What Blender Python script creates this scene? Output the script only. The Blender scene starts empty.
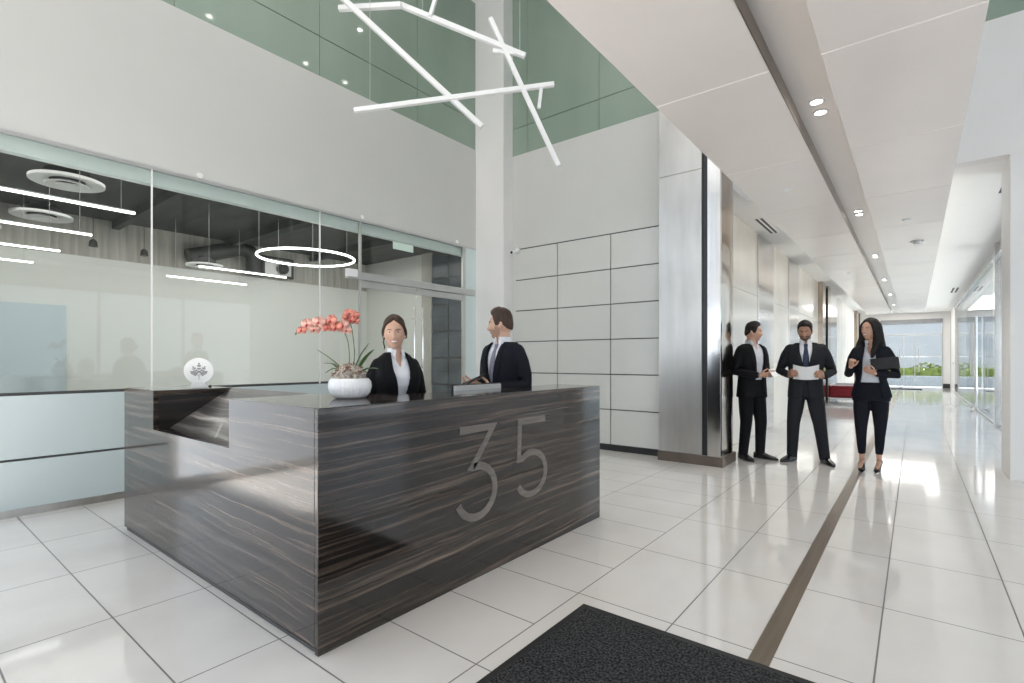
import bpy, bmesh, math, random
import numpy as np
from mathutils import Vector, Matrix, noise as mnoise

random.seed(7)
SC = bpy.context.scene
COL = SC.collection
PI = math.pi
R = math.radians

# ------------------------------------------------------------------ materials
def new_mat(name):
    m = bpy.data.materials.new(name); m.use_nodes = True
    nt = m.node_tree; nt.nodes.clear()
    out = nt.nodes.new('ShaderNodeOutputMaterial')
    return m, nt, out

def setin(node, **kw):
    for k, v in kw.items():
        k = k.replace('_', ' ')
        if k in node.inputs: node.inputs[k].default_value = v

def pbr(name, col, rough=0.5, metal=0.0, ior=1.5, coat=0.0, noise=0.0, nscale=8.0, bump=0.0, bscale=40.0, stretch=None, emit=None, estr=0.0, sheen=0.0):
    m, nt, out = new_mat(name)
    p = nt.nodes.new('ShaderNodeBsdfPrincipled')
    nt.links.new(p.outputs[0], out.inputs[0])
    setin(p, Base_Color=(*col, 1), Roughness=rough, Metallic=metal, IOR=ior)
    setin(p, **{'Coat_Weight': coat, 'Coat_Roughness': 0.05, 'Sheen_Weight': sheen})
    if emit:
        setin(p, Emission_Color=(*emit, 1), Emission_Strength=estr)
    tc = nt.nodes.new('ShaderNodeTexCoord'); mp = nt.nodes.new('ShaderNodeMapping')
    nt.links.new(tc.outputs['Object'], mp.inputs[0])
    if stretch: mp.inputs['Scale'].default_value = stretch
    if noise > 0:
        n = nt.nodes.new('ShaderNodeTexNoise'); n.inputs['Scale'].default_value = nscale; n.inputs['Detail'].default_value = 4
        nt.links.new(mp.outputs[0], n.inputs['Vector'])
        r = nt.nodes.new('ShaderNodeValToRGB')
        lo = [max(0, c*(1-noise)) for c in col]; hi = [min(1, c*(1+noise)) for c in col]
        r.color_ramp.elements[0].color = (*lo, 1); r.color_ramp.elements[0].position = .3
        r.color_ramp.elements[1].color = (*hi, 1); r.color_ramp.elements[1].position = .7
        nt.links.new(n.outputs['Fac'], r.inputs[0]); nt.links.new(r.outputs[0], p.inputs['Base Color'])
    if bump > 0:
        n2 = nt.nodes.new('ShaderNodeTexNoise'); n2.inputs['Scale'].default_value = bscale; n2.inputs['Detail'].default_value = 3
        nt.links.new(mp.outputs[0], n2.inputs['Vector'])
        b = nt.nodes.new('ShaderNodeBump'); b.inputs['Strength'].default_value = bump; b.inputs['Distance'].default_value = .01
        nt.links.new(n2.outputs['Fac'], b.inputs['Height']); nt.links.new(b.outputs[0], p.inputs['Normal'])
    return m

def emis(name, col, s):
    m, nt, out = new_mat(name)
    e = nt.nodes.new('ShaderNodeEmission'); e.inputs[0].default_value = (*col, 1); e.inputs[1].default_value = s
    nt.links.new(e.outputs[0], out.inputs[0]); return m

def glass(name, tint=(.9, .95, .93), ior=1.5, rough=0.0, haze=0.0, hazecol=(.8, .85, .85)):
    m, nt, out = new_mat(name)
    t = nt.nodes.new('ShaderNodeBsdfTransparent'); t.inputs[0].default_value = (*tint, 1)
    g = nt.nodes.new('ShaderNodeBsdfGlossy'); g.inputs['Roughness'].default_value = rough
    f = nt.nodes.new('ShaderNodeFresnel')                 # same mirror share from either face of the thin pane
    gm = nt.nodes.new('ShaderNodeNewGeometry'); pw_ = nt.nodes.new('ShaderNodeMath'); pw_.operation = 'POWER'; ml = nt.nodes.new('ShaderNodeMath'); ml.operation = 'MULTIPLY_ADD'
    nt.links.new(gm.outputs['Backfacing'], ml.inputs[0]); ml.inputs[1].default_value = -2; ml.inputs[2].default_value = 1
    pw_.inputs[0].default_value = ior; nt.links.new(ml.outputs[0], pw_.inputs[1]); nt.links.new(pw_.outputs[0], f.inputs[0])
    mx = nt.nodes.new('ShaderNodeMixShader')
    nt.links.new(f.outputs[0], mx.inputs[0]); nt.links.new(g.outputs[0], mx.inputs[2])
    if haze > 0:
        d = nt.nodes.new('ShaderNodeBsdfDiffuse'); d.inputs[0].default_value = (*hazecol, 1)
        m2 = nt.nodes.new('ShaderNodeMixShader'); m2.inputs[0].default_value = haze
        nt.links.new(t.outputs[0], m2.inputs[1]); nt.links.new(d.outputs[0], m2.inputs[2])
        nt.links.new(m2.outputs[0], mx.inputs[1])
    else:
        nt.links.new(t.outputs[0], mx.inputs[1])
    nt.links.new(mx.outputs[0], out.inputs[0]); return m

def stone_mat(name='striped_stone', k=1.0, tint=(1, 1, 1), rough=.10):
    m, nt, out = new_mat(name)
    p = nt.nodes.new('ShaderNodeBsdfPrincipled'); nt.links.new(p.outputs[0], out.inputs[0])
    setin(p, Roughness=rough, IOR=1.55)
    setin(p, **{'Coat_Weight': .15, 'Coat_Roughness': .02, 'Coat_IOR': 1.5})
    tc = nt.nodes.new('ShaderNodeTexCoord'); L = nt.links.new
    # wavering of the veins
    n0 = nt.nodes.new('ShaderNodeTexNoise'); n0.inputs['Scale'].default_value = 1.1; n0.inputs['Detail'].default_value = 2
    L(tc.outputs['Object'], n0.inputs['Vector'])
    sep = nt.nodes.new('ShaderNodeSeparateXYZ'); L(tc.outputs['Object'], sep.inputs[0])
    def M(op, a, b):
        n = nt.nodes.new('ShaderNodeMath'); n.operation = op
        for i, v in enumerate((a, b)):
            if isinstance(v, (int, float)): n.inputs[i].default_value = v
            else: L(v, n.inputs[i])
        return n.outputs[0]
    along = M('ADD', M('MULTIPLY', sep.outputs[1], .0), M('MULTIPLY', M('SUBTRACT', sep.outputs[1], sep.outputs[0]), .012))
    zz = M('ADD', M('SUBTRACT', sep.outputs[2], along), M('MULTIPLY', n0.outputs['Fac'], .075))
    cmb = nt.nodes.new('ShaderNodeCombineXYZ')
    L(M('MULTIPLY', M('ADD', sep.outputs[0], sep.outputs[1]), .35), cmb.inputs[0]); L(M('MULTIPLY', zz, 19.0), cmb.inputs[2])
    n1 = nt.nodes.new('ShaderNodeTexNoise'); n1.inputs['Scale'].default_value = 1.6; n1.inputs['Detail'].default_value = 8; n1.inputs['Roughness'].default_value = .68
    L(cmb.outputs[0], n1.inputs['Vector'])
    r = nt.nodes.new('ShaderNodeValToRGB'); cr = r.color_ramp
    cr.elements[0].position = .37; cr.elements[0].color = (.006, .005, .005, 1)
    cr.elements[1].position = .73; cr.elements[1].color = (.25, .195, .155, 1)
    e = cr.elements.new(.50); e.color = (.024, .0175, .0135, 1)
    e = cr.elements.new(.60); e.color = (.085, .063, .049, 1)
    for e in cr.elements: e.color = (*[min(1, c*k*t) for c, t in zip(e.color[:3], tint)], 1)
    L(n1.outputs['Fac'], r.inputs[0]); L(r.outputs[0], p.inputs['Base Color'])
    return m

def floor_mat():
    m, nt, out = new_mat('polished_tile')
    L = nt.links.new
    p = nt.nodes.new('ShaderNodeBsdfPrincipled'); L(p.outputs[0], out.inputs[0])
    setin(p, Roughness=.07, IOR=1.62)
    geo = nt.nodes.new('ShaderNodeTexCoord')
    sep = nt.nodes.new('ShaderNodeSeparateXYZ'); L(geo.outputs['Object'], sep.inputs[0])
    X, Y = sep.outputs[0], sep.outputs[1]
    def M(op, a, b=0.0, c=None):
        n = nt.nodes.new('ShaderNodeMath'); n.operation = op
        for i, v in enumerate((a, b) if c is None else (a, b, c)):
            if isinstance(v, (int, float)): n.inputs[i].default_value = v
            else: L(v, n.inputs[i])
        return n.outputs[0]
    def dist(v, off, pitch):            # distance to the nearest joint
        q = M('PINGPONG', M('SUBTRACT', v, off - 50*pitch), pitch/2)
        return M('ABSOLUTE', q)
    def joint(v, off, pitch, w):
        t = M('FRACT', M('DIVIDE', M('ADD', M('SUBTRACT', v, off), 60*pitch), pitch))
        dd = M('MULTIPLY', M('MINIMUM', t, M('SUBTRACT', 1.0, t)), pitch)
        return M('LESS_THAN', dd, w)
    side = M('LESS_THAN', X, -1.46)
    jl = M('MAXIMUM', joint(X, -1.46, .845, .0035), joint(Y, .76, .42, .0035))
    right = M('GREATER_THAN', X, -.6)
    jr_x1 = joint(X, -1.46, .53, .0035)                                   # left of the strip
    jr_x2 = joint(X, -.13, .53, .0035)
    jrx = M('ADD', M('MULTIPLY', jr_x1, M('SUBTRACT', 1.0, right)), M('MULTIPLY', jr_x2, right))
    jr = M('MAXIMUM', jrx, joint(Y, 2.44, .84, .0035))
    j = M('ADD', M('MULTIPLY', jl, side), M('MULTIPLY', jr, M('SUBTRACT', 1.0, side)))
    # faint tone and cloud per tile
    mp = nt.nodes.new('ShaderNodeMapping'); L(geo.outputs['Object'], mp.inputs[0]); mp.inputs['Scale'].default_value = (1.2, .8, 1)
    n = nt.nodes.new('ShaderNodeTexNoise'); n.inputs['Scale'].default_value = 2.2; n.inputs['Detail'].default_value = 5; L(mp.outputs[0], n.inputs['Vector'])
    r = nt.nodes.new('ShaderNodeValToRGB')
    r.color_ramp.elements[0].color = (.71, .68, .65, 1); r.color_ramp.elements[0].position = .3
    r.color_ramp.elements[1].color = (.76, .74, .71, 1); r.color_ramp.elements[1].position = .7
    L(n.outputs['Fac'], r.inputs[0])
    mx = nt.nodes.new('ShaderNodeMix'); mx.data_type = 'RGBA'
    L(j, mx.inputs['Factor']); L(r.outputs[0], mx.inputs[6]); mx.inputs[7].default_value = (.16, .15, .145, 1)
    L(mx.outputs[2], p.inputs['Base Color'])
    rr = M('ADD', .07, M('MULTIPLY', j, .5)); L(rr, p.inputs['Roughness'])
    return m

def mat_weave():
    m, nt, out = new_mat('ribbed_mat'); L = nt.links.new
    p = nt.nodes.new('ShaderNodeBsdfPrincipled'); L(p.outputs[0], out.inputs[0]); setin(p, Roughness=.95, IOR=1.3)
    tc = nt.nodes.new('ShaderNodeTexCoord')
    n = nt.nodes.new('ShaderNodeTexNoise'); n.inputs['Scale'].default_value = 95; n.inputs['Detail'].default_value = 2; L(tc.outputs['Object'], n.inputs['Vector'])
    r = nt.nodes.new('ShaderNodeValToRGB')
    r.color_ramp.elements[0].position = .38; r.color_ramp.elements[0].color = (.008, .008, .009, 1)
    r.color_ramp.elements[1].position = .72; r.color_ramp.elements[1].color = (.085, .085, .088, 1)
    L(n.outputs['Fac'], r.inputs[0]); L(r.outputs[0], p.inputs['Base Color'])
    b = nt.nodes.new('ShaderNodeBump'); b.inputs['Strength'].default_value = .8; b.inputs['Distance'].default_value = .006
    L(n.outputs['Fac'], b.inputs['Height']); L(b.outputs[0], p.inputs['Normal'])
    return m

def brushed(name, col, rough=.22, amount=.25, stretch=(30, 30, .6), metal=1.0):
    m, nt, out = new_mat(name); L = nt.links.new
    p = nt.nodes.new('ShaderNodeBsdfPrincipled'); L(p.outputs[0], out.inputs[0]); setin(p, Metallic=metal, Roughness=rough)
    tc = nt.nodes.new('ShaderNodeTexCoord'); mp = nt.nodes.new('ShaderNodeMapping'); mp.inputs['Scale'].default_value = stretch
    L(tc.outputs['Object'], mp.inputs[0])
    n = nt.nodes.new('ShaderNodeTexNoise'); n.inputs['Scale'].default_value = 1.5; n.inputs['Detail'].default_value = 6; L(mp.outputs[0], n.inputs['Vector'])
    n2 = nt.nodes.new('ShaderNodeTexNoise'); n2.inputs['Scale'].default_value = 1.3; n2.inputs['Detail'].default_value = 3; L(tc.outputs['Object'], n2.inputs['Vector'])
    ad = nt.nodes.new('ShaderNodeMath'); ad.operation = 'ADD'; L(n.outputs['Fac'], ad.inputs[0]); L(n2.outputs['Fac'], ad.inputs[1])
    hv = nt.nodes.new('ShaderNodeMath'); hv.operation = 'MULTIPLY'; L(ad.outputs[0], hv.inputs[0]); hv.inputs[1].default_value = .5
    r = nt.nodes.new('ShaderNodeValToRGB')
    r.color_ramp.elements[0].position = .35; r.color_ramp.elements[0].color = (*[c*(1-amount) for c in col], 1)
    r.color_ramp.elements[1].position = .65; r.color_ramp.elements[1].color = (*[min(1, c*(1+amount)) for c in col], 1)
    L(hv.outputs[0], r.inputs[0]); L(r.outputs[0], p.inputs['Base Color'])
    return m

M = {}
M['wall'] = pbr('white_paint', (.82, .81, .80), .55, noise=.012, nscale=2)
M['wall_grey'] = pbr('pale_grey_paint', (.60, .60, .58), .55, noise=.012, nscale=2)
M['ceil'] = pbr('ceiling_paint', (.86, .86, .85), .6, noise=.01)
M['raft'] = pbr('satin_raft', (.91, .85, .81), .22, ior=1.45, noise=.02, nscale=1.5)
M['raft_seam'] = pbr('raft_seam', (.92, .91, .90), .4, noise=.01)
M['floor'] = floor_mat()
M['stone'] = stone_mat()
M['stone_lit'] = stone_mat('lit_striped_stone', 3.2, (.95, 1.15, 1.35), .3)  # lighter copy of the desk stone, light on the slope put into the colour
M['stone_shaded'] = stone_mat('shaded_striped_stone', .3, (1, 1, 1.1), .3)  # darkened copy of the desk stone, shade in the notch put into the colour
M['dark'] = pbr('dark_recess', (.02, .02, .022), .5, noise=.2)
M['clear'] = glass('clear_glass', (.93, .95, .935), 1.42)
M['clear2'] = glass('storefront_glass', (.95, .97, .965), 1.2)
M['aqua'] = pbr('aqua_back_painted_glass', (.52, .595, .61), .12, ior=1.5, noise=.02, nscale=1)
M['green'] = pbr('green_back_painted_glass', (.27, .345, .285), .04, ior=1.55, noise=.12, nscale=.6, stretch=(1, 1, .25))
M['joint'] = pbr('dark_joint', (.07, .07, .068), .6, noise=.1)
M['panel'] = pbr('white_glass_panel', (.63, .63, .605), .10, ior=1.5, noise=.015, nscale=1)
M['steel'] = brushed('brushed_steel', (.50, .48, .455), .32, .13, stretch=(5, 5, .7))
M['steel2'] = brushed('bright_steel', (.72, .71, .70), .12, .10)
M['bronze'] = brushed('bronze_steel', (.42, .36, .30), .13, .22)
M['strip'] = brushed('bronze_strip', (.30, .25, .205), .3, .15, stretch=(30, 1, 1))
M['plinth'] = pbr('brown_plinth', (.11, .085, .068), .3, noise=.25, nscale=3)
M['cream'] = pbr('cream_stone', (.80, .75, .67), .12, ior=1.5, noise=.05, nscale=1.6)
M['mat'] = mat_weave()
M['rubber'] = pbr('black_rubber', (.012, .012, .013), .6, noise=.2)
M['lamp'] = emis('lamp_white', (1, .97, .92), 22)
M['lamp_soft'] = emis('led_tube', (1, .98, .95), 9)
M['cove'] = emis('cove_led', (1, .94, .86), 4.5)
M['whitep'] = pbr('white_satin', (.86, .86, .86), .35, noise=.01)
M['officeceil'] = pbr('dark_concrete_ceiling', (.055, .055, .052), .85, noise=.35, nscale=1.2, stretch=(1, 5, 1))
M['concrete'] = pbr('board_concrete', (.48, .46, .42), .85, noise=.25, nscale=1.5, stretch=(1, 8, .4))
M['officewall'] = pbr('office_wall', (.78, .785, .755), .4, noise=.01)
M['officefloor'] = pbr('office_floor', (.40, .41, .40), .35, noise=.1)
M['duct'] = pbr('black_duct', (.03, .03, .03), .5, noise=.3, nscale=10)
M['dkreflect'] = pbr('dark_grid_reflection', (.075, .09, .105), .15, noise=.5, nscale=1.3)
M['reveal'] = pbr('pale_reveal', (.80, .86, .86), .3, noise=.01)
M['bluereflect'] = pbr('pale_blue_reflection', (.58, .66, .70), .3, noise=.02)
M['exit'] = emis('sign_plate', (.72, .86, .78), .75)
M['exitg'] = emis('sign_green', (.45, .70, .48), .65)
M['louver'] = pbr('white_louver', (.84, .82, .78), .35, noise=.02)
M['red'] = pbr('red_fabric', (.23, .012, .018), .75, noise=.25, nscale=30, bump=.2, bscale=200)
M['hedge'] = pbr('hedge_leaf', (.15, .19, .035), .6, noise=.55, nscale=6)
M['planter'] = pbr('planter_concrete', (.30, .31, .32), .8, noise=.12)
M['pave'] = pbr('pale_paving', (.27, .29, .31), .7, noise=.05)
M['bldg'] = pbr('pale_render', (.42, .41, .41), .7, noise=.05)
M['bldgwin'] = pbr('far_window_band', (.25, .28, .30), .15, noise=.2)
M['pot'] = pbr('white_ceramic', (.88, .88, .88), .22, coat=.3, noise=.01)
M['moss'] = pbr('dry_moss', (.36, .31, .26), .95, noise=.6, nscale=60, bump=.5, bscale=120)
M['bark'] = pbr('bark_chip', (.23, .10, .055), .9, noise=.4, nscale=40)
M['pebble'] = pbr('pale_moss', (.55, .50, .43), .9, noise=.3, nscale=60)
M['leafm'] = pbr('orchid_leaf', (.075, .15, .045), .35, noise=.35, nscale=12)
M['stemm'] = pbr('orchid_stem', (.13, .17, .06), .5, noise=.3, nscale=20)
M['petal'] = pbr('coral_petal', (.74, .27, .20), .6, noise=.3, nscale=45)
M['petal2'] = pbr('pale_pink_petal', (.80, .44, .36), .6, noise=.22, nscale=45)
M['lip'] = pbr('orchid_lip', (.45, .05, .06), .5, noise=.4, nscale=60)
M['silver'] = pbr('silver_plastic', (.55, .55, .54), .3, metal=.6, noise=.03)
M['black'] = pbr('black_plastic', (.015, .015, .017), .3, noise=.1)
M['screen'] = pbr('dark_screen', (.02, .022, .026), .08, noise=.1)
M['paper'] = pbr('paper', (.86, .86, .85), .8, noise=.01)
M['motif'] = pbr('grey_print', (.33, .33, .33), .7, noise=.1)
M['frost'] = pbr('pale_frosted_glass', (.66, .76, .74), .18, noise=.02)
M['number'] = pbr('etched_number', (.15, .13, .115), .3, noise=.3, nscale=14, stretch=(.3, .3, 3))
# people
M['navy'] = pbr('navy_suit', (.007, .0085, .014), .8, ior=1.3, noise=.25, nscale=60)
M['black_suit'] = pbr('black_suit', (.006, .006, .0075), .8, ior=1.3, noise=.25, nscale=60)
M['charcoal'] = pbr('charcoal_suit', (.020, .021, .025), .8, ior=1.3, noise=.22, nscale=90)
M['shirt'] = pbr('white_shirt', (.78, .79, .82), .7, noise=.05, nscale=18)
M['shirt_grey'] = pbr('pale_grey_shirt', (.62, .64, .68), .75, noise=.06, nscale=18)
M['tie_grey'] = pbr('lilac_grey_tie', (.20, .19, .25), .5, noise=.2, nscale=70)
M['tie_navy'] = pbr('navy_tie', (.012, .022, .06), .45, noise=.2, nscale=70)
M['shoe'] = pbr('black_leather', (.012, .011, .011), .22, noise=.2)
M['skin_a'] = pbr('skin_fair', (.64, .39, .28), .5, noise=.07, nscale=14)
M['skin_b'] = pbr('skin_warm', (.56, .32, .22), .5, noise=.08, nscale=14)
M['skin_c'] = pbr('skin_tan', (.42, .225, .145), .5, noise=.09, nscale=14)
M['hair_brown'] = pbr('brown_hair', (.045, .021, .011), .62, noise=.45, nscale=40, stretch=(1, 1, .2), bump=.3, bscale=90)
M['hair_dark'] = pbr('dark_hair', (.007, .005, .004), .75, noise=.45, nscale=40, stretch=(1, 1, .2), bump=.3, bscale=90)
M['stubble'] = pbr('stubble', (.115, .062, .042), .7, noise=.25, nscale=120)
M['stubble_l'] = pbr('light_stubble', (.44, .265, .19), .7, noise=.2, nscale=120)
M['eyewhite'] = pbr('eye_white', (.72, .68, .66), .3, noise=.02)
M['iris'] = pbr('iris', (.02, .013, .01), .2, noise=.1)
M['lipm'] = pbr('lips', (.52, .15, .14), .45, noise=.1, nscale=50)
M['lip_male'] = pbr('lips_muted', (.34, .155, .12), .5, noise=.1, nscale=50)
M['teeth'] = pbr('teeth', (.92, .90, .88), .3, noise=.01)

# ------------------------------------------------------------------ geometry helpers
class MB:
    """collects plain vertex / face lists, one material index per face"""
    def __init__(s): s.v = []; s.f = []; s.mi = []
    def add(s, V, F, mi=0):
        b = len(s.v); s.v += [tuple(map(float, p)) for p in V]
        s.f += [tuple(i+b for i in f) for f in F]; s.mi += [mi]*len(F); return s
    def box(s, x0, x1, y0, y1, z0, z1, mi=0):
        V = [(x0,y0,z0),(x1,y0,z0),(x1,y1,z0),(x0,y1,z0),(x0,y0,z1),(x1,y0,z1),(x1,y1,z1),(x0,y1,z1)]
        return s.add(V, [(0,3,2,1),(4,5,6,7),(0,1,5,4),(1,2,6,5),(2,3,7,6),(3,0,4,7)], mi)
    def prism(s, poly, lo, hi, axis, mi=0):
        """polygon in the plane across `axis`, pushed from lo to hi along it"""
        n = len(poly)
        def P(a, b, t): return {'x': (t,a,b), 'y': (a,t,b), 'z': (a,b,t)}[axis]
        V = [P(a,b,lo) for a,b in poly] + [P(a,b,hi) for a,b in poly]
        F = [tuple(range(n))[::-1], tuple(range(n, 2*n))] + [(i,(i+1)%n,n+(i+1)%n,n+i) for i in range(n)]
        return s.add(V, F, mi)
    def rings(s, rs, mi=0, cap=True, closed=True):
        n = len(rs[0]); V = [p for r in rs for p in r]; F = []
        for k in range(len(rs)-1):
            for i in range(n if closed else n-1):
                j = (i+1) % n; F.append((k*n+i, k*n+j, (k+1)*n+j, (k+1)*n+i))
        if cap: F.append(tuple(range(n))[::-1]); F.append(tuple(range((len(rs)-1)*n, len(rs)*n)))
        return s.add(V, F, mi)
    def tube(s, pts, rad, seg=12, mi=0, round_ends=True, flat=1.0):
        P = [np.array(p, float) for p in pts]
        if isinstance(rad, (int, float)): rad = [rad]*len(P)
        if round_ends:
            d0 = P[0]-P[1]; d0 /= np.linalg.norm(d0); d1 = P[-1]-P[-2]; d1 /= np.linalg.norm(d1)
            a, b = [], []
            for t in (85, 60, 30):
                a.append((P[0]+d0*rad[0]*math.sin(R(t)), max(rad[0]*math.cos(R(t)), 1e-4)))
            for t in (30, 60, 85):
                b.append((P[-1]+d1*rad[-1]*math.sin(R(t)), max(rad[-1]*math.cos(R(t)), 1e-4)))
            Q = a + list(zip(P, rad)) + b
        else: Q = list(zip(P, rad))
        pts = [q[0] for q in Q]; rs = [q[1] for q in Q]
        T = []
        for i in range(len(pts)):
            t = pts[min(i+1, len(pts)-1)] - pts[max(i-1, 0)]; T.append(t/np.linalg.norm(t))
        u = np.cross(T[0], (0,0,1.0))
        if np.linalg.norm(u) < .05: u = np.cross(T[0], (0,1.0,0))
        u /= np.linalg.norm(u); out = []
        for p, r, t in zip(pts, rs, T):
            u = u - t*np.dot(u, t); u /= np.linalg.norm(u); w = np.cross(t, u)
            out.append([p + r*(math.cos(a)*u + flat*math.sin(a)*w) for a in np.linspace(0, 2*PI, seg, endpoint=False)])
        return s.rings(out, mi)
    def lathe(s, prof, c=(0,0,0), seg=32, mi=0, rib=0.0, nrib=0, cap=True):
        out = []
        for r, z in prof:
            out.append([(c[0]+r*(1+(rib*math.cos(nrib*a) if rib else 0))*math.cos(a), c[1]+r*(1+(rib*math.cos(nrib*a) if rib else 0))*math.sin(a), c[2]+z) for a in np.linspace(0, 2*PI, seg, endpoint=False)])
        return s.rings(out, mi, cap)
    def ball(s, c, r, seg=16, mi=0, rot=None):
        rx, ry, rz = (r, r, r) if isinstance(r, (int, float)) else r
        rs = []
        for t in np.linspace(.02, PI-.02, max(6, seg//2+1)):
            ring = []
            for a in np.linspace(0, 2*PI, seg, endpoint=False):
                p = np.array((rx*math.sin(t)*math.cos(a), ry*math.sin(t)*math.sin(a), -rz*math.cos(t)))
                if rot is not None: p = rot @ p
                ring.append(p + np.array(c))
            rs.append(ring)
        return s.rings(rs, mi)
    def move(s, fn, start=0):
        for i in range(start, len(s.v)): s.v[i] = tuple(map(float, fn(np.array(s.v[i]))))
        return s
    def mesh(s, name, mats):
        me = bpy.data.meshes.new(name); me.from_pydata(s.v, [], s.f)
        for m in (mats if isinstance(mats, (list, tuple)) else [mats]): me.materials.append(m)
        me.polygons.foreach_set('material_index', s.mi)
        bm = bmesh.new(); bm.from_mesh(me); bmesh.ops.recalc_face_normals(bm, faces=bm.faces); bm.to_mesh(me); bm.free()
        me.update(); return me
    def build(s, name, mats, parent=None, bevel=0.0, smooth=False, loc=(0,0,0), label=None):
        me = s.mesh(name, mats); o = bpy.data.objects.new(name, me); COL.objects.link(o); o.location = loc
        if parent is not None: o.parent = parent
        if smooth:
            me.polygons.foreach_set('use_smooth', [True]*len(me.polygons))
            if smooth == 'auto': me.set_sharp_from_angle(angle=R(40))
        if bevel > 0:
            b = o.modifiers.new('bevel', 'BEVEL'); b.width = bevel; b.segments = 2; b.limit_method = 'ANGLE'; b.angle_limit = R(35)
        if label: o['label'] = label
        return o
    def remesh(s, name, mat, voxel, smooth=2, parent=None, label=None, fac=.5):
        tmp = bpy.data.objects.new('tmp', s.mesh('tmp', mat)); COL.objects.link(tmp)
        r = tmp.modifiers.new('r', 'REMESH'); r.mode = 'VOXEL'; r.voxel_size = voxel; r.use_smooth_shade = True
        if smooth:
            k = tmp.modifiers.new('s', 'SMOOTH'); k.factor = fac; k.iterations = smooth
        dg = bpy.context.evaluated_depsgraph_get()
        me = bpy.data.meshes.new_from_object(tmp.evaluated_get(dg)); me.name = name
        old = tmp.data; bpy.data.objects.remove(tmp); bpy.data.meshes.remove(old)
        me.materials.clear(); me.materials.append(mat)
        me.polygons.foreach_set('use_smooth', [True]*len(me.polygons))
        o = bpy.data.objects.new(name, me); COL.objects.link(o)
        if parent is not None: o.parent = parent
        if label: o['label'] = label
        return o

def tag(o, label, cat, group=None, kind=None):
    o['label'] = label; o['category'] = cat
    if group: o['group'] = group
    if kind: o['kind'] = kind
    return o
def empty(name, loc=(0,0,0), rz=0.0):
    o = bpy.data.objects.new(name, None); COL.objects.link(o); o.location = loc; o.rotation_euler = (0,0,rz); o.empty_display_size = .1
    return o
def struct(o, label=None, cat=None):
    o['kind'] = 'structure'
    if label: o['label'] = label
    if cat: o['category'] = cat
    return o
def dup(root, loc=None, rz=None, label=None):
    def cp(o, par):
        c = o.copy(); COL.objects.link(c)
        if par is not None: c.parent = par
        for ch in list(o.children): cp(ch, c)
        return c
    r = cp(root, None)
    if loc is not None: r.location = loc
    if rz is not None: r.rotation_euler = (0,0,rz)
    if label: r['label'] = label
    return r

# ------------------------------------------------------------------ setting: lobby shell
GX = -5.80          # glass partition plane
BY = 6.58           # panelled back wall plane
HY = 7.60           # bulkhead at the corridor mouth
CZ = 7.30           # lobby ceiling
KZ = 3.50           # corridor ceiling
EY = 30.6           # end of corridor

struct(MB().box(-5.95, 5.0, -6, 31.2, -.12, 0).build('floor', M['floor']), 'polished pale tile floor of lobby and corridor', 'floor')
struct(MB().box(-.565, -.482, 2.35, EY, 0, .003).build('trim_1', M['strip']), 'bronze metal strip set into the tile floor', 'floor strip')
struct(MB().box(-6.1, 5.0, -6, 7.9, CZ, CZ+.2).build('ceiling', M['ceil']), 'high white lobby ceiling', 'ceiling')

# left: white band over the glass, green glass above it, added daylight glazing near the street
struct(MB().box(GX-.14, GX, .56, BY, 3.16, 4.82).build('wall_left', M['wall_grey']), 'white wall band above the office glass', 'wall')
w2 = struct(empty('window_2', (GX-.05, 3.4, 4.82)), 'green glass band high on the left wall', 'window')
def green_band(root, axis, plane, u0, u1, seams, z0, z1, zj):
    us = [u0] + [q for q in seams if u0 < q < u1] + [u1]
    g = .006
    for a, b in zip(us[:-1], us[1:]):
        for c, d in ((z0, zj), (zj, z1)):
            m_ = MB()
            if axis == 'y': m_.box(plane-.03, plane, a+g/2, b-g/2, c+g, d-g)
            else: m_.box(a+g/2, b-g/2, plane, plane+.03, c+g, d-g)
            o = m_.build('pane', M['green']); o.parent = root; o.matrix_parent_inverse = Matrix.Translation(-Vector(root.location))
    m_ = MB()
    if axis == 'y': m_.box(plane-.06, plane-.031, u0, u1, z0, z1)
    else: m_.box(u0, u1, plane+.031, plane+.06, z0, z1)
    m_.box(*((plane-.031, plane-.012, u0, u1) if axis == 'y' else (u0, u1, plane+.012, plane+.031)), zj-.012, zj+.012)
    o = m_.build('backing', M['joint']); o.parent = root; o.matrix_parent_inverse = Matrix.Translation(-Vector(root.location))
green_band(w2, 'y', GX-.01, .56, BY, (1.9, 3.485, 5.07), 4.82, CZ, 5.32)
# unseen street window on the left, added so the desk side catches daylight
w4 = struct(empty('window_added', (GX, -2.8, 0)), 'unseen street window added to light the desk side', 'window')
fr = MB()
for y in (-6.0, -4.4, -2.8, -1.2, .50): fr.box(GX-.1, GX, y, y+.07, 0, CZ)
for z in (0, 3.1, CZ-.1): fr.box(GX-.09, GX-.01, -6, .56, z, z+.09)
fr.move(lambda p: p-np.array((GX, -2.8, 0))); fr.build('window_frame', M['silver'], w4)

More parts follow.
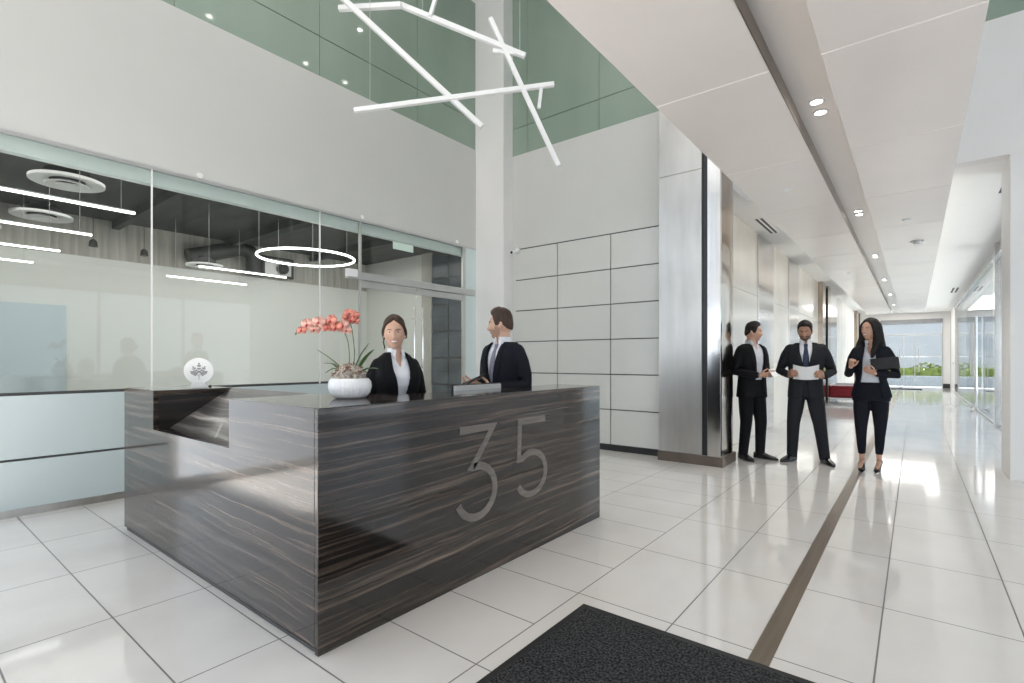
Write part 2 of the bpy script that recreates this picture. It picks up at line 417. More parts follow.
# back wall
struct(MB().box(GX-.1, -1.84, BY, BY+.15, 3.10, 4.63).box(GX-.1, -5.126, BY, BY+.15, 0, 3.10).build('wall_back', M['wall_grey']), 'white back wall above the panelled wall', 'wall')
w3 = struct(empty('window_3', (-3.8, BY+.05, 4.63)), 'green glass band high on the back wall', 'window')
green_band(w3, 'x', BY+.01, GX, -1.0, (-4.9, -3.6, -2.3), 4.63, CZ, 5.08)
pw = struct(empty('wall_back_panelled', (-3.7, BY, 0)), 'white glass panelled wall with dark joints behind the desk', 'wall')
o = MB().box(-5.128, -2.5, BY+.005, BY+.15, 0, 3.10).move(lambda p: p-np.array((-3.7, BY, 0))).build('joint_backing', M['joint'], pw)
xs = [-5.12, -4.30, -3.40, -2.52]; zs = [.085+.5*k for k in range(7)]
for a, b in zip(xs[:-1], xs[1:]):
    for c, d in zip(zs[:-1], zs[1:]):
        MB().box(a+.007, b-.007, BY-.02, BY+.01, c+.007, d-.007).move(lambda p: p-np.array((-3.7, BY, 0))).build('panel', M['panel'], pw, bevel=.002)
struct(MB().box(-5.2, -2.5, BY-.015, BY+.005, 0, .085).build('baseboard_back', M['dark']), 'dark base under the panelled wall', 'baseboard')

# white corner column
struct(MB().box(GX-.05, -5.20, 6.35, BY+.02, 0, CZ).build('column', M['wall'], bevel=.006), 'square white column in the corner of the lobby', 'column')

# corridor mouth: bulkhead over, pillar at the right
struct(MB().box(-1.84, 5.0, HY, HY+.2, KZ, 5.0).build('wall_bulkhead', M['wall']), 'white bulkhead over the corridor mouth', 'wall')
w5 = struct(empty('window_5', (2, HY, 5.0)), 'green glass band above the bulkhead', 'window')
green_band(w5, 'x', HY+.01, -1.84, 5.0, (-.6, .6, 1.8, 3.0), 5.0, CZ, 5.45)
struct(MB().box(-1.9, -1.84, BY+.0, HY+.2, KZ, CZ).build('wall_return', M['wall']), 'white return wall above the steel pier', 'wall')
struct(MB().box(.80, 5.0, HY, HY+.7, 0, KZ).build('wall_right', M['wall'], bevel=.004), 'white pillar wall at the right of the corridor mouth', 'wall')

# street side glazing behind the camera and on the right
def glazing(name, label, axis, plane, u0, u1, n):
    r = struct(empty(name, (plane, u0, 0) if axis == 'y' else (u0, plane, 0)), label, 'window')
    m_ = MB()
    for u in np.linspace(u0, u1, n+1):
        if axis == 'y': m_.box(plane-.05, plane+.05, u-.03, u+.03, 0, CZ)
        else: m_.box(u-.03, u+.03, plane-.05, plane+.05, 0, CZ)
    for z in (.05, 3.1, CZ-.05):
        if axis == 'y': m_.box(plane-.04, plane+.04, u0, u1, z-.05, z+.05)
        else: m_.box(u0, u1, plane-.04, plane+.04, z-.05, z+.05)
    m_.move(lambda p: p-np.array(r.location)); m_.build('window_frame', M['silver'], r)
struct(MB().box(GX, 5.0, -6.2, -6.05, 3.1, CZ).build('wall_blocker_front', M['wall']), 'unseen white wall added above the entrance glazing to cut daylight', 'wall')  # unseen band, added to block daylight from the upper front
struct(MB().box(5.05, 5.2, -6, HY, 3.1, CZ).build('wall_blocker_right', M['wall']), 'unseen white wall added above the right street glazing to cut daylight', 'wall')  # unseen band, added to block daylight from the upper right
glazing('window_6', 'street front glazing behind the entrance mat', 'x', -6.0, GX, 5.0, 6)
glazing('window_7', 'street front glazing on the right of the lobby', 'y', 5.0, -6.0, HY, 7)

# ------------------------------------------------------------------ steel pier
pier = struct(empty('column_steel', (-2.2, 6.7, 0)), 'steel clad pier beside the panelled wall', 'pier')
def pp(m_, name, mat, **k): return m_.move(lambda p: p-np.array((-2.2, 6.7, 0))).build(name, mat, pier, **k)
pp(MB().box(-2.60, -2.055, 6.35, 6.40, .12, 3.64), 'front_panel', M['steel'], bevel=.002)
pp(MB().box(-2.60, -2.055, 6.35, 6.40, 3.645, 4.75), 'upper_panel', M['steel'], bevel=.002)
pp(MB().box(-2.055, -1.985, 6.375, 6.40, .12, 4.75), 'dark_groove', M['black'])
pp(MB().box(-1.985, -1.83, 6.345, 6.40, .12, 4.75), 'edge_panel', M['steel2'], bevel=.002)
sd = MB()
prof = [(-1.83, 6.40), (-1.822, 6.5), (-1.812, 6.65), (-1.812, 6.7), (-1.822, 6.82), (-1.83, 6.88), (-1.87, 6.88), (-1.87, 6.40)]
sd.prism(prof, .12, 4.75, 'z'); pp(sd, 'side_panel', M['bronze'], smooth='auto')
pp(MB().box(-2.60, -1.87, 6.40, 6.88, .12, 4.75), 'core', M['joint'])
pp(MB().box(-2.61, -1.80, 6.33, 6.90, 0, .12), 'plinth', M['plinth'], bevel=.003)

# ------------------------------------------------------------------ corridor
LX = -2.15
lw = struct(empty('wall_corridor_left', (LX, 18, 0)), 'cream stone corridor wall with steel pilasters', 'wall')
def lp(m_, name, mat, **k): return m_.move(lambda p: p-np.array((LX, 18, 0))).build(name, mat, lw, **k)
ys = [7.03, 9.57, 12.3, 16.2, 18.6, 20.6]
lp(MB().box(LX-.2, LX-.02, 6.88, EY, 0, KZ+.3), 'wall_core', M['wall'])
def cream(y0, y1):
    for c, d in ((.0, 1.2), (1.2, 2.4), (2.4, KZ)):
        lp(MB().box(LX-.02, LX, y0+.004, y1-.004, c+.003, d-.003), 'stone_panel', M['cream'], bevel=.002)
for y0, y1 in ((6.88, 9.57), (10.75, 12.3), (13.39, 16.65), (27.0, 27.5), (29.6, EY)): cream(y0, y1)
for y0, y1 in ((9.57, 10.75), (12.3, 13.39)):
    lp(MB().box(LX-.02, LX+.03, y0, y1, 0, KZ-.03), 'steel_pilaster', M['steel2'], bevel=.004)
for y0, y1 in ((16.65, 18.3), (27.5, 29.6)):
    q = (y1-y0)/3
    lp(MB().box(LX-.02, LX+.12, y0, y0+q, 0, KZ), 'bronze_pilaster', M['bronze'], bevel=.004)
    lp(MB().box(LX-.02, LX+.0, y0+q, y1-q, 0, KZ), 'dark_slot', M['dark'])
    lp(MB().box(LX-.02, LX+.12, y1-q, y1, 0, KZ), 'bronze_pilaster', M['bronze'], bevel=.004)
lp(MB().box(LX-.02, LX+.06, 18.3, 20.4, 0, KZ), 'steel_pilaster', M['steel2'], bevel=.004)
lv = MB(); lv.box(LX-.02, LX, 20.4, 27.0, 0, KZ)
for k in range(13): lv.box(LX, LX+.06, 20.5+k*.5, 20.78+k*.5, 0, KZ-.1)
lp(lv, 'louver_screen', M['louver'])

struct(MB().box(LX-.2, 1.7, HY+.2, EY, KZ, KZ+.25).box(LX-.2, -1.9, 6.7, HY+.2, KZ, KZ+.25).build('ceiling_corridor', M['ceil']), 'white corridor ceiling above the hung panels', 'ceiling')
# end wall and doors
struct(MB().box(1.0, 1.8, EY, EY+.2, 0, KZ).box(LX-.2, -1.32, EY, EY+.2, 0, KZ).box(-1.32, 1.0, EY, EY+.2, 3.2, KZ).build('wall_end', M['wall']), 'white end wall of the corridor', 'wall')
struct(MB().box(1.0, 1.5, EY-.02, EY, 0, .2).build('baseboard_end', M['dark']), 'dark base beside the end doors', 'baseboard')
d2 = struct(empty('door_2', (-.16, EY, 0)), 'glass double doors at the end of the corridor', 'door')
def dp(m_, name, mat, **k): return m_.build(name, mat, d2, **k)
dp(MB().box(-1.16, 1.16, -.08, .06, 3.0, 3.2), 'header', M['planter'], bevel=.004)
dp(MB().box(-1.16, 1.16, -.05, .05, 2.45, 2.52), 'transom_bar', M['silver'], bevel=.004)
for x0, x1 in ((-1.15, -.26), (-.25, .16), (.17, 1.15)):
    dp(MB().box(x0, x1, 0, .012, .02, 2.99), 'pane', M['clear2'])
for x in (-1.16, 1.12): dp(MB().box(x, x+.04, -.04, .04, 0, 3.0), 'jamb', M['silver'])
for x in (-.27, .14):
    dp(MB().box(x, x+.03, -.03, .03, 0, 2.45), 'stile', M['silver'])
for x in (-.42, .3):
    dp(MB().tube([(x, -.09, .75), (x, -.09, 1.9)], .018), 'door_handle', M['steel2'], smooth=True)
dp(MB().box(-1.1, 1.1, -.02, .03, 1.42, 1.47), 'push_bar', M['steel2'])

# glass storefront on the right of the corridor
w8 = struct(empty('window_8', (1.26, 19, 0)), 'glass storefront along the right of the corridor', 'window')
def wp(m_, name, mat, **k): return m_.move(lambda p: p-np.array((1.26, 19, 0))).build(name, mat, w8, **k)
for y0, y1 in ((8.3, 10.6), (10.62, 13.2), (13.5, 16.0), (16.02, 18.4), (18.42, 21.0), (21.02, 24.0), (24.02, 27.2)):
    wp(MB().box(1.255, 1.268, y0, y1, .03, 3.30), 'pane', M['clear2'])
wp(MB().box(1.18, 1.34, 13.2, 13.5, 0, KZ), 'steel_post', M['steel2'], bevel=.004)
wp(MB().box(1.22, 1.31, 8.3, 27.2, 3.3, KZ), 'header_rail', M['steel2'])
wp(MB().box(1.235, 1.29, 8.3, 27.2, 0, .03), 'sill_rail', M['silver'])
wp(MB().tube([(1.19, 17.1, .08), (1.19, 17.1, 2.35)], .03).tube([(1.19, 17.1, .08), (1.10, 17.1, .03)], .03), 'door_handle', M['steel2'], smooth=True)
wp(MB().box(1.235, 1.25, 18.5, 19.6, .85, 2.3), 'grey_panel', M['silver'], bevel=.004)
struct(MB().box(1.26, 1.5, 27.2, EY, 0, KZ).build('wall_corridor_right', M['wall']), 'white wall at the far right of the corridor', 'wall')
struct(MB().box(1.235, 1.26, 29.9, 30.1, 0, KZ-.05).build('trim_2', M['silver']), 'slim grey strip in the far corner of the corridor', 'trim')

# ------------------------------------------------------------------ hung ceiling raft
RZ = 2.95
raft = struct(empty('ceiling_raft', (-.53, 8, RZ)), 'satin ceiling raft hung over the corridor axis', 'ceiling')
def rp(m_, name, mat, **k): return m_.move(lambda p: p-np.array((-.53, 8, RZ))).build(name, mat, raft, **k)
Y0, Y1 = -2.0, 22.6
seams = [-1.52+1.577*k for k in range(16) if Y0 < -1.52+1.577*k < Y1]
yy = [Y0] + seams + [Y1]
for a, b in zip(yy[:-1], yy[1:]):
    rp(MB().box(-1.335, -.655, a+.006, b-.006, RZ, RZ+.07), 'raft_panel', M['raft'], bevel=.003)
    rp(MB().box(-.40, .27, a+.006, b-.006, RZ, RZ+.07), 'raft_panel', M['raft'], bevel=.003)
bk = MB().box(-1.33, .265, Y0, Y1, RZ+.10, RZ+.13)
rp(bk, 'channel', M['raft'])
rp(MB().box(-.6555, -.650, Y0, Y1, RZ-.002, RZ+.10), 'edge_shade', M['strip'])  # dark strip added in place of shade on the panel's side face
sm = MB()
for s_ in seams:
    sm.box(-1.335, -.655, s_-.006, s_+.006, RZ+.004, RZ+.09); sm.box(-.40, .27, s_-.006, s_+.006, RZ+.004, RZ+.09)
sm.box(-1.33, -.66, Y0, Y1, RZ+.07, RZ+.10); sm.box(-.395, .265, Y0, Y1, RZ+.07, RZ+.10)
rp(sm, 'seam_strip', M['raft_seam'])
hg = MB()
for y in np.arange(-1, 22.5, 2.6):
    for x in (-1.1, .05): hg.tube([(x, y, RZ+.13), (x, y, CZ if y < HY else KZ)], .004, 6, round_ends=False)
rp(hg, 'hanger_rods', M['whitep'])
cv = MB().box(-1.20, -1.14, HY+.3, Y1, RZ+.135, RZ+.15).box(.20, .26, HY+.3, Y1, RZ+.135, RZ+.15)
rp(cv, 'cove_light', M['cove'])

# downlights: pairs in the raft channel
def make_downlight():
    r = empty('downlight')
    MB().lathe([(.036, 0), (.046, 0), (.050, -.006), (.046, -.012), (.037, -.012)], seg=24, cap=False).build('trim_ring', M['whitep'], r, smooth='auto')
    MB().lathe([(.0005, -.002), (.0365, -.002), (.0365, -.007), (.0005, -.007)], seg=24).build('lens', M['lamp'], r)
    return r
dl0 = make_downlight()
first = True
ordn = ['first', 'second', 'third', 'fourth', 'fifth', 'sixth', 'seventh']
for k in range(7):
    for j, dy in enumerate((-.095, .095)):
        y = 4.09 + 3.23*k + dy
        if y > 22.3: continue
        lab = 'round white recessed downlight, %s of its pair, in the %s pair along the ceiling channel' % (('nearer', 'farther')[j], ordn[k])
        o = dl0 if first else dup(dl0)
        o.location = (-.525, y, RZ+.10); tag(o, lab, 'downlight', 'downlights in the ceiling raft'); first = False
# small discs in the raft
def disc(name, mat, r, h):
    return MB().lathe([(.001, 0), (r, 0), (r*1.02, -h*.4), (r*.8, -h), (.001, -h)], seg=24).build(name, mat, smooth='auto')
o = disc('sprinkler_cap', M['whitep'], .045, .012); o.location = (-.975, 5.53, RZ); tag(o, 'small white sprinkler cap in the ceiling panel nearest the pier', 'sprinkler')
o2 = dup(o, (-.975, 11.6, RZ), label='small white sprinkler cap far along the left ceiling panels'); 
o3 = dup(o, (-.08, 7.6, RZ), label='small white sprinkler cap in the right ceiling panels'); 
sd_ = empty('smoke_detector', (.022, 9.08, RZ)); tag(sd_, 'grey round smoke detector under the right ceiling panels', 'smoke detector')
MB().lathe([(.001, 0), (.075, 0), (.08, -.012), (.07, -.022), (.001, -.022)], seg=28).build('base', M['silver'], sd_, smooth='auto')
MB().lathe([(.001, -.022), (.05, -.022), (.045, -.045), (.001, -.05)], seg=28).build('sensor_cap', M['silver'], sd_, smooth='auto')

# slot air diffusers in the corridor ceiling
def slot(x, y0, y1, w, lab):
    r = empty('slot_diffuser', (x, (y0+y1)/2, KZ)); tag(r, lab, 'air diffuser', 'slot diffusers in the corridor ceiling')
    h = (y1-y0)/2
    MB().box(-w*1.9, w*1.9, -h-.03, h+.03, -.006, 0).build('frame', M['whitep'], r)
    for s_ in (-1, 1): MB().box(s_*w-w*.5, s_*w+w*.5, -h, h, -.010, -.005).build('slot', M['dark'], r)
slot(-1.915, 8.63, 9.75, .035, 'dark twin slot air diffuser in the ceiling left of the raft')
slot(.93, 8.60, 9.26, .045, 'dark twin slot air diffuser in the ceiling near the white pillar')
slot(.98, 20.6, 22.0, .05, 'dark twin slot air diffuser far along the right of the corridor ceiling')

# lobby ceiling downlights
first = None
for i, (x, y) in enumerate([(-1.95, 3.7), (-1.95, 5.5), (-1.95, 6.4), (-3.7, 5.55), (-3.7, 3.6), (-3.7, 1.8), (-1.95, 1.8)]):
    if first is None:
        first = empty('downlight'); MB().lathe([(.001, 0), (.048, 0), (.048, -.012), (.001, -.012)], seg=20).build('lens', M['lamp'], first); o = first
    else: o = dup(first)
    o.location = (x, y, CZ); tag(o, 'round lobby ceiling downlight mirrored in the green glass', 'downlight', 'downlights in the high lobby ceiling')

# ------------------------------------------------------------------ office behind the glass
OX0, OY0, OY1, OZ = -12.5, .56, 9.0, 4.05
struct(MB().box(OX0, GX-.1, OY0, OY1+1, -.1, 0).build('floor_office', M['officefloor']), 'grey office floor behind the glass', 'floor')
struct(MB().box(OX0-.4, GX-.14, OY0-.1, OY1+1, OZ, OZ+.2).build('ceiling_office', M['officeceil']), 'dark exposed office ceiling', 'ceiling')
oc = MB()
for k in range(4): oc.box(OX0, GX-.2, 3.0+k*2.1, 3.12+k*2.1, OZ-.16, OZ)
struct(oc.build('trim_3', M['officeceil']), 'dark beams under the office ceiling', 'ceiling beams')
struct(MB().box(OX0-.1, OX0, OY0, OY1+1, 0, 3.28).build('wall_office_far', M['officewall']), 'white far wall of the office', 'wall')
struct(MB().box(OX0-.14, OX0-.04, OY0, OY1+1, 3.28, OZ).build('wall_office_upper', M['concrete']), 'board marked concrete wall above the white office wall', 'wall')
struct(MB().box(OX0, GX-.15, OY0-.12, OY0-.02, 0, OZ).build('wall_office_side', M['officewall']), 'side wall of the office', 'wall')
gw = struct(empty('wall_office_end', (-9, OY1, 0)), 'end wall of the office behind the doors', 'wall')
MB().box(-3.5, -1.1, 0, .1, 0, OZ).build('pale_panel', M['officewall'], gw)
MB().box(-1.1, -.75, -.04, .1, 0, OZ).build('pilaster', M['concrete'], gw)
dk = MB().box(-.75, .45, .03, .1, 0, OZ, 1)
for i in range(2):
    for j in range(6): dk.box(-.75+.6*i+.008, -.15+.6*i-.008, .0, .03, .02+j*.67, .67+j*.67-.02)
dk.build('dark_reflection', [M['dkreflect'], M['joint']], gw)  # dark grid painted in place of a reflection in the door glass
MB().box(.45, 3.1, -.02, .1, 0, OZ).build('end_panel', M['frost'], gw)
wb = MB().box(0, .03, 0, 1.70, .35, 2.31).build('blue_reflection', M['bluereflect'], bevel=.004); wb.location = (OX0+.01, .60, 0)  # flat board, a reflection in the glass put into its pale blue colour
tag(wb, 'pale blue reflection painted as a board on the far office wall', 'blue_reflection')

gp = struct(empty('window_1', (GX, 2.2, 0)), 'glass office partition with pale aqua lower panels', 'window')
def gpp(m_, name, mat, **k): return m_.move(lambda p: p-np.array((GX, 2.2, 0))).build(name, mat, gp, **k)
for y0, y1 in ((.56, 1.703), (1.711, 3.481), (3.489, 4.06)):
    gpp(MB().box(GX-.014, GX, y0, y1, 1.02, 3.15), 'pane', M['clear'])
for y0, y1 in ((.56, 4.06),):
    gpp(MB().box(GX-.03, GX, y0, y1, .475, .995), 'lower_panel', M['aqua'], bevel=.002)
    gpp(MB().box(GX-.03, GX, y0, y1, .06, .455), 'lower_panel', M['aqua'], bevel=.002)
gpp(MB().box(GX-.05, GX-.02, .56, 4.06, .05, 1.02), 'joint_backing', M['joint'])
gpp(MB().box(GX-.05, GX+.004, .56, 4.06, 0, .06), 'base_channel', M['steel'])
gpp(MB().box(GX-.04, GX+.004, .56, 6.40, 3.135, 3.165), 'top_channel', M['silver'])
for y in (1.707, 3.485):
    gpp(MB().box(GX-.016, GX+.002, y-.006, y+.006, 1.0, 3.15), 'joint_strip', M['whitep'])
# deep reveal behind the head of the glass
struct(MB().box(GX-.14, GX-.05, .56, 6.4, 3.01, 3.16).build('trim_4', M['reveal']), 'pale reveal at the head of the office glass', 'trim')

dr = struct(empty('door_1', (GX, 5.08, 0)), 'glass double doors into the office', 'door')
def drp(m_, name, mat, **k): return m_.move(lambda p: p-np.array((GX, 5.08, 0))).build(name, mat, dr, **k)
drp(MB().box(GX-.04, GX+.03, 3.86, 6.30, 2.36, 2.46), 'header_rail', M['silver'], bevel=.004)
drp(MB().box(GX+.0, GX+.05, 3.84, 4.0, 2.38, 2.48), 'header_clamp', M['whitep'], bevel=.006)
drp(MB().box(GX-.014, GX, 4.08, 6.08, 2.46, 3.135), 'transom_pane', M['clear'])
for y0, y1 in ((4.08, 5.04), (5.05, 6.02)):
    q = drp(MB().box(GX-.014, GX, y0, y1, .02, 2.36), 'leaf', M['clear'])
    drp(MB().box(GX-.03, GX+.012, y0, y1, 2.26, 2.35), 'top_rail', M['silver'], bevel=.003).parent = q
    drp(MB().box(GX-.03, GX+.012, y0, y1, .02, .12), 'bottom_rail', M['silver'], bevel=.003).parent = q
    y = 4.96 if y0 < 5 else 5.12
    drp(MB().tube([(GX+.06, y, .85), (GX+.06, y, 2.05)], .016).tube([(GX, y, 1.0), (GX+.06, y, 1.0)], .01).tube([(GX, y, 1.9), (GX+.06, y, 1.9)], .01), 'door_handle', M['steel2'], smooth=True).parent = q
drp(MB().box(GX-.03, GX+.01, 4.06, 4.085, 0, 3.135), 'jamb', M['silver'])
drp(MB().box(GX-.03, GX+.01, 6.03, 6.09, 0, 3.135), 'jamb', M['silver'])
drp(MB().box(GX-.02, GX, 6.09, 6.40, 0, 3.135), 'side_pane', M['frost'])

# linear lamps and ring lamp
lins = [(-6.77, .60, 1.83, 2.9, 'nearest the glass on the left'), (-8.38, .60, 1.80, 2.9, 'second from the glass on the left'),
        (-9.98, .60, 1.77, 2.9, 'third from the glass on the left'), (-11.5, .60, 1.70, 2.9, 'farthest from the glass on the left'),
        (-9.70, 3.55, 5.10, 2.9, 'nearer one left of the ring'), (-11.3, 3.57, 5.06, 2.9, 'farther one left of the ring')]
for x, y0, y1, z, w in lins:
    r = empty('linear_light', (x, (y0+y1)/2, z)); tag(r, 'slim white linear lamp hung in the office, ' + w, 'lamp', 'linear lamps in the office')
    h = (y1-y0)/2
    MB().box(-.014, .014, -h, h, 0, .02).build('diffuser', M['lamp_soft'], r)
    MB().box(-.016, .016, -h, h, .02, .035).build('housing', M['whitep'], r)
    for s_ in (-h*.8, h*.8): MB().tube([(0, s_, .035), (0, s_, OZ-z-.005)], .003, 6).build('suspension_wire', M['silver'], r)
rg = empty('ring_light', (-7.526, 4.298, 2.9)); tag(rg, 'thin white glowing ring lamp hung in the office', 'lamp')
def torus(Rm, a, b, seg=72, n=10):
    m_ = MB(); V = []; F = []
    for i in range(seg):
        t = 2*PI*i/seg
        for j in range(n):
            q = 2*PI*j/n; rr = Rm + a*math.cos(q); V.append((rr*math.cos(t), rr*math.sin(t), b*math.sin(q)))
    for i in range(seg):
        for j in range(n):
            F.append((i*n+j, ((i+1)%seg)*n+j, ((i+1)%seg)*n+(j+1)%n, i*n+(j+1)%n))
    return m_.add(V, F)
torus(.715, .015, .015).build('diffuser', M['lamp_soft'], rg, smooth=True)
for k in range(3):
    a = 2*PI*k/3+.4; MB().tube([(.715*math.cos(a), .715*math.sin(a), .02), (.715*math.cos(a), .715*math.sin(a), OZ-2.905)], .003, 6).build('suspension_wire', M['silver'], rg)
# round air diffusers
rd = None
for x, y, z, s_, lab in ((-9.4, 1.75, 3.80, 1.0, 'round white ceiling diffuser nearest the glass'), (-11.95, 1.88, 3.80, 1.0, 'round white ceiling diffuser behind the first one'),
                         (-12.0, 1.05, 3.5, .8, 'round white ceiling diffuser at the far left edge'), (-11.6, 4.35, 3.25, .8, 'round white ceiling diffuser below the black duct')):
    if rd is None:
        rd = empty('air_diffuser')
        MB().lathe([(.20, .02), (.40, -.02), (.42, -.01), (.42, .03), (.20, .05)], seg=40, cap=False).build('outer_ring', M['whitep'], rd, smooth='auto')
        MB().lathe([(.10, -.0), (.24, -.05), (.25, -.035), (.11, .02)], seg=40, cap=False).build('middle_ring', M['whitep'], rd, smooth='auto')
        MB().lathe([(.001, -.03), (.12, -.06), (.13, -.04), (.001, -.01)], seg=40).build('inner_disc', M['whitep'], rd, smooth='auto')
        MB().lathe([(.001, .04), (.30, .04), (.25, .15), (.16, .20), (.16, .24), (.001, .24)], seg=32).build('neck', M['duct'], rd, smooth='auto')
        o = rd
    else: o = dup(rd)
    o.location = (x, y, z); o.scale = (s_, s_, s_); tag(o, lab, 'air diffuser', 'round diffusers in the office')
dc = empty('duct', (-12.2, 5.1, 3.5)); tag(dc, 'black bent air duct in front of the concrete office wall', 'duct')
MB().tube([(0, .52, -.22), (0, .52, .15), (0, .44, .32), (0, .22, .36), (0, -.55, .10), (0, -.85, .0)], .17, 20, round_ends=False).build('duct_pipe', M['duct'], dc, smooth='auto')
MB().tube([(0, .12, .36), (0, .12, .62)], .012, 8).build('hanger', M['duct'], dc)
fr = empty('wall_frame', (-12.42, 6.3, 3.45)); tag(fr, 'small dark framed unit on the concrete wall beside the duct', 'wall unit')
MB().box(0, .06, -.4, .4, -.12, .38).build('frame', M['duct'], fr, bevel=.004); MB().box(.06, .065, -.33, .33, -.06, .32).build('face', M['silver'], fr)
MB().ball((.12, .1, .1), (.1, .14, .14), 14).build('vent_drum', M['duct'], fr, smooth=True)
for yy_, zz_, lab in ((2.6, 3.4, 'small pendant box lamp by the concrete wall, left one'), (3.4, 3.35, 'small pendant box lamp by the concrete wall, right one')):
    r = empty('pendant_lamp', (-12.0, yy_, zz_)); tag(r, lab, 'lamp', 'small pendants in the office')
    MB().lathe([(.001, 0), (.07, 0), (.06, .1), (.02, .14), (.001, .14)], seg=16).build('shade', M['duct'], r, smooth='auto')
    MB().tube([(0, 0, .14), (0, 0, OZ-zz_)], .004, 6).build('cord', M['duct'], r)

ex = empty('exit_sign', (GX-.22, 4.98, 3.08)); tag(ex, 'pale green edge lit exit sign above the office doors', 'sign')
MB().box(-.006, .006, -.19, .19, -.15, .03).build('plate', M['exit'], ex)
MB().box(-.02, .02, -.20, .20, .03, .06).build('green_bar', M['exitg'], ex)
MB().box(-.03, .03, -.22, .22, .06, .09).build('housing', M['silver'], ex)
MB().box(-.012, .012, -.02, .02, .09, OZ-3.085).build('stem', M['silver'], ex)
for y, lab in ((2.13, 'left of the joint'), (4.1, 'near the exit sign'), (5.9, 'beside the corner column')):
    o = MB().lathe([(.001, 0), (.03, 0), (.027, -.012), (.001, -.012)], seg=16).build('sprinkler_cap', M['whitep'], smooth='auto')
    o.matrix_world = Matrix.Translation((GX, y, 3.24)) @ Matrix.Rotation(R(90), 4, 'Y') @ Matrix.Rotation(PI, 4, 'X') if False else Matrix.Translation((GX-.004, y, 3.20)) @ Matrix.Rotation(R(-90), 4, 'Y')
    tag(o, 'small grey sprinkler cap on the white wall over the glass, ' + lab, 'sprinkler', 'caps over the office glass')
sc_ = empty('security_camera', (-5.06, BY, 3.06)); tag(sc_, 'small white security camera in the corner above the panelled wall', 'camera')
MB().box(-.03, .03, -.05, .0, .0, .05).build('mount', M['whitep'], sc_, bevel=.004)
MB().tube([(0, -.03, -.01), (0, -.16, -.04)], .032, 14).build('body', M['whitep'], sc_, smooth=True)
MB().lathe([(.001, 0), (.022, 0), (.022, .006), (.001, .006)], seg=14).move(lambda p: np.array((p[0], -.195-p[2]*.9, p[1]-.05))).build('lens', M['black'], sc_)

# ------------------------------------------------------------------ reception desk
DX0, DX1, DY0, DY1, DZ = -4.72, -2.03, 1.21, 3.73, 1.08
desk = empty('reception_desk', (-3.2, 2.4, 0)); tag(desk, 'dark striped stone reception desk with a notched low counter and the number 35', 'reception desk')
D0 = np.array((-3.2, 2.4, 0))
def dk_(m_, name, mat, **k): return m_.move(lambda p: p-D0).build(name, mat, desk, **k)
NX0, NX1, NZ = -4.09, -2.91, .815
dk_(MB().prism([(DX0, .025), (DX1-.03, .025), (DX1-.03, DZ), (NX1, DZ), (NX1, NZ), (NX0, NZ), (NX0, DZ), (DX0, DZ)], DY0, DY0+.03, 'y'), 'side_panel', M['stone'], bevel=.0025)
dk_(MB().box(DX1-.03, DX1, DY0, DY1, .0, DZ), 'front_panel', M['stone'], bevel=.004)
dk_(MB().box(-2.45, DX1-.03, DY1-.03, DY1, .0, DZ), 'end_panel', M['stone'], bevel=.0025)
dk_(MB().box(DX0, DX0+.03, DY0+.03, 1.72, .0, DZ), 'end_panel', M['stone'], bevel=.0025)
# counter tops
dk_(MB().box(DX0+.03, NX0, DY0+.03, 1.72, DZ-.035, DZ), 'countertop', M['stone'], bevel=.002)
dk_(MB().prism([(NX1, DY0+.03), (DX1-.03, DY0+.03), (DX1-.03, DY1-.03), (-2.45, DY1-.03), (-2.45, 2.0), (-2.95, 1.70), (NX1, 1.70)], DZ-.035, DZ, 'z'), 'countertop', M['stone'], bevel=.002)
# notch: left cheek, ledge, sloped panel
dk_(MB().box(NX0-.03, NX0, DY0+.03, 1.72, NZ-.03, DZ-.035), 'notch_cheek', M['stone_shaded'])
dk_(MB().box(NX1, NX1+.03, DY0+.03, 1.72, NZ-.03, DZ-.035), 'notch_cheek', M['stone_shaded'])
dk_(MB().box(NX0, NX1, DY0+.03, 1.34, NZ-.03, NZ), 'ledge', M['stone'])
dk_(MB().prism([(1.31, NZ), (1.72, DZ), (1.72, DZ-.035), (1.36, NZ-.03)], NX0, NX1, 'x'), 'sloped_counter', M['stone_lit'])
# inner linings, worktop and toe strip
dk_(MB().box(DX0+.03, -2.5, 1.69, 1.72, 0, NZ-.03).box(-2.45, -2.42, 1.72, DY1-.03, 0, DZ-.035), 'inner_lining', M['dark'])
dk_(MB().box(-2.66, -2.45, 1.75, 2.98, .71, .74), 'worktop', M['silver'])
dk_(MB().box(DX0+.02, DX1-.03, DY0+.012, DY0+.05, 0, .03), 'toe_strip', M['joint'])

def ribbon(path, w):
    """flat closed stroke outline along a 2-D path"""
    P = [np.array(p, float) for p in path]; Lf, Rt = [], []
    for i, p in enumerate(P):
        a = P[i]-P[i-1] if i > 0 else P[1]-P[0]; b = P[i+1]-P[i] if i < len(P)-1 else a
        a = a/np.linalg.norm(a); b = b/np.linalg.norm(b)
        n1 = np.array((-a[1], a[0])); n2 = np.array((-b[1], b[0])); n = n1+n2; n /= max(np.linalg.norm(n), 1e-6)
        k = w/2/max(np.dot(n, n1), .5); Lf.append(p+n*k); Rt.append(p-n*k)
    return Lf, Rt
def numeral(path, w, lab):
    Lf, Rt = ribbon(path, w); m_ = MB(); t0, t1 = DX1, DX1+.004
    rs = [[(t0, *l), (t0, *r), (t1, *r), (t1, *l)] for l, r in zip(Lf, Rt)]
    m_.rings(rs); return dk_(m_, 'numeral', M['number'], label=lab)
def arc(c, rx, rz, a0, a1, n=28): return [(c[0]+rx*math.cos(R(a)), c[1]+rz*math.sin(R(a))) for a in np.linspace(a0, a1, n)]
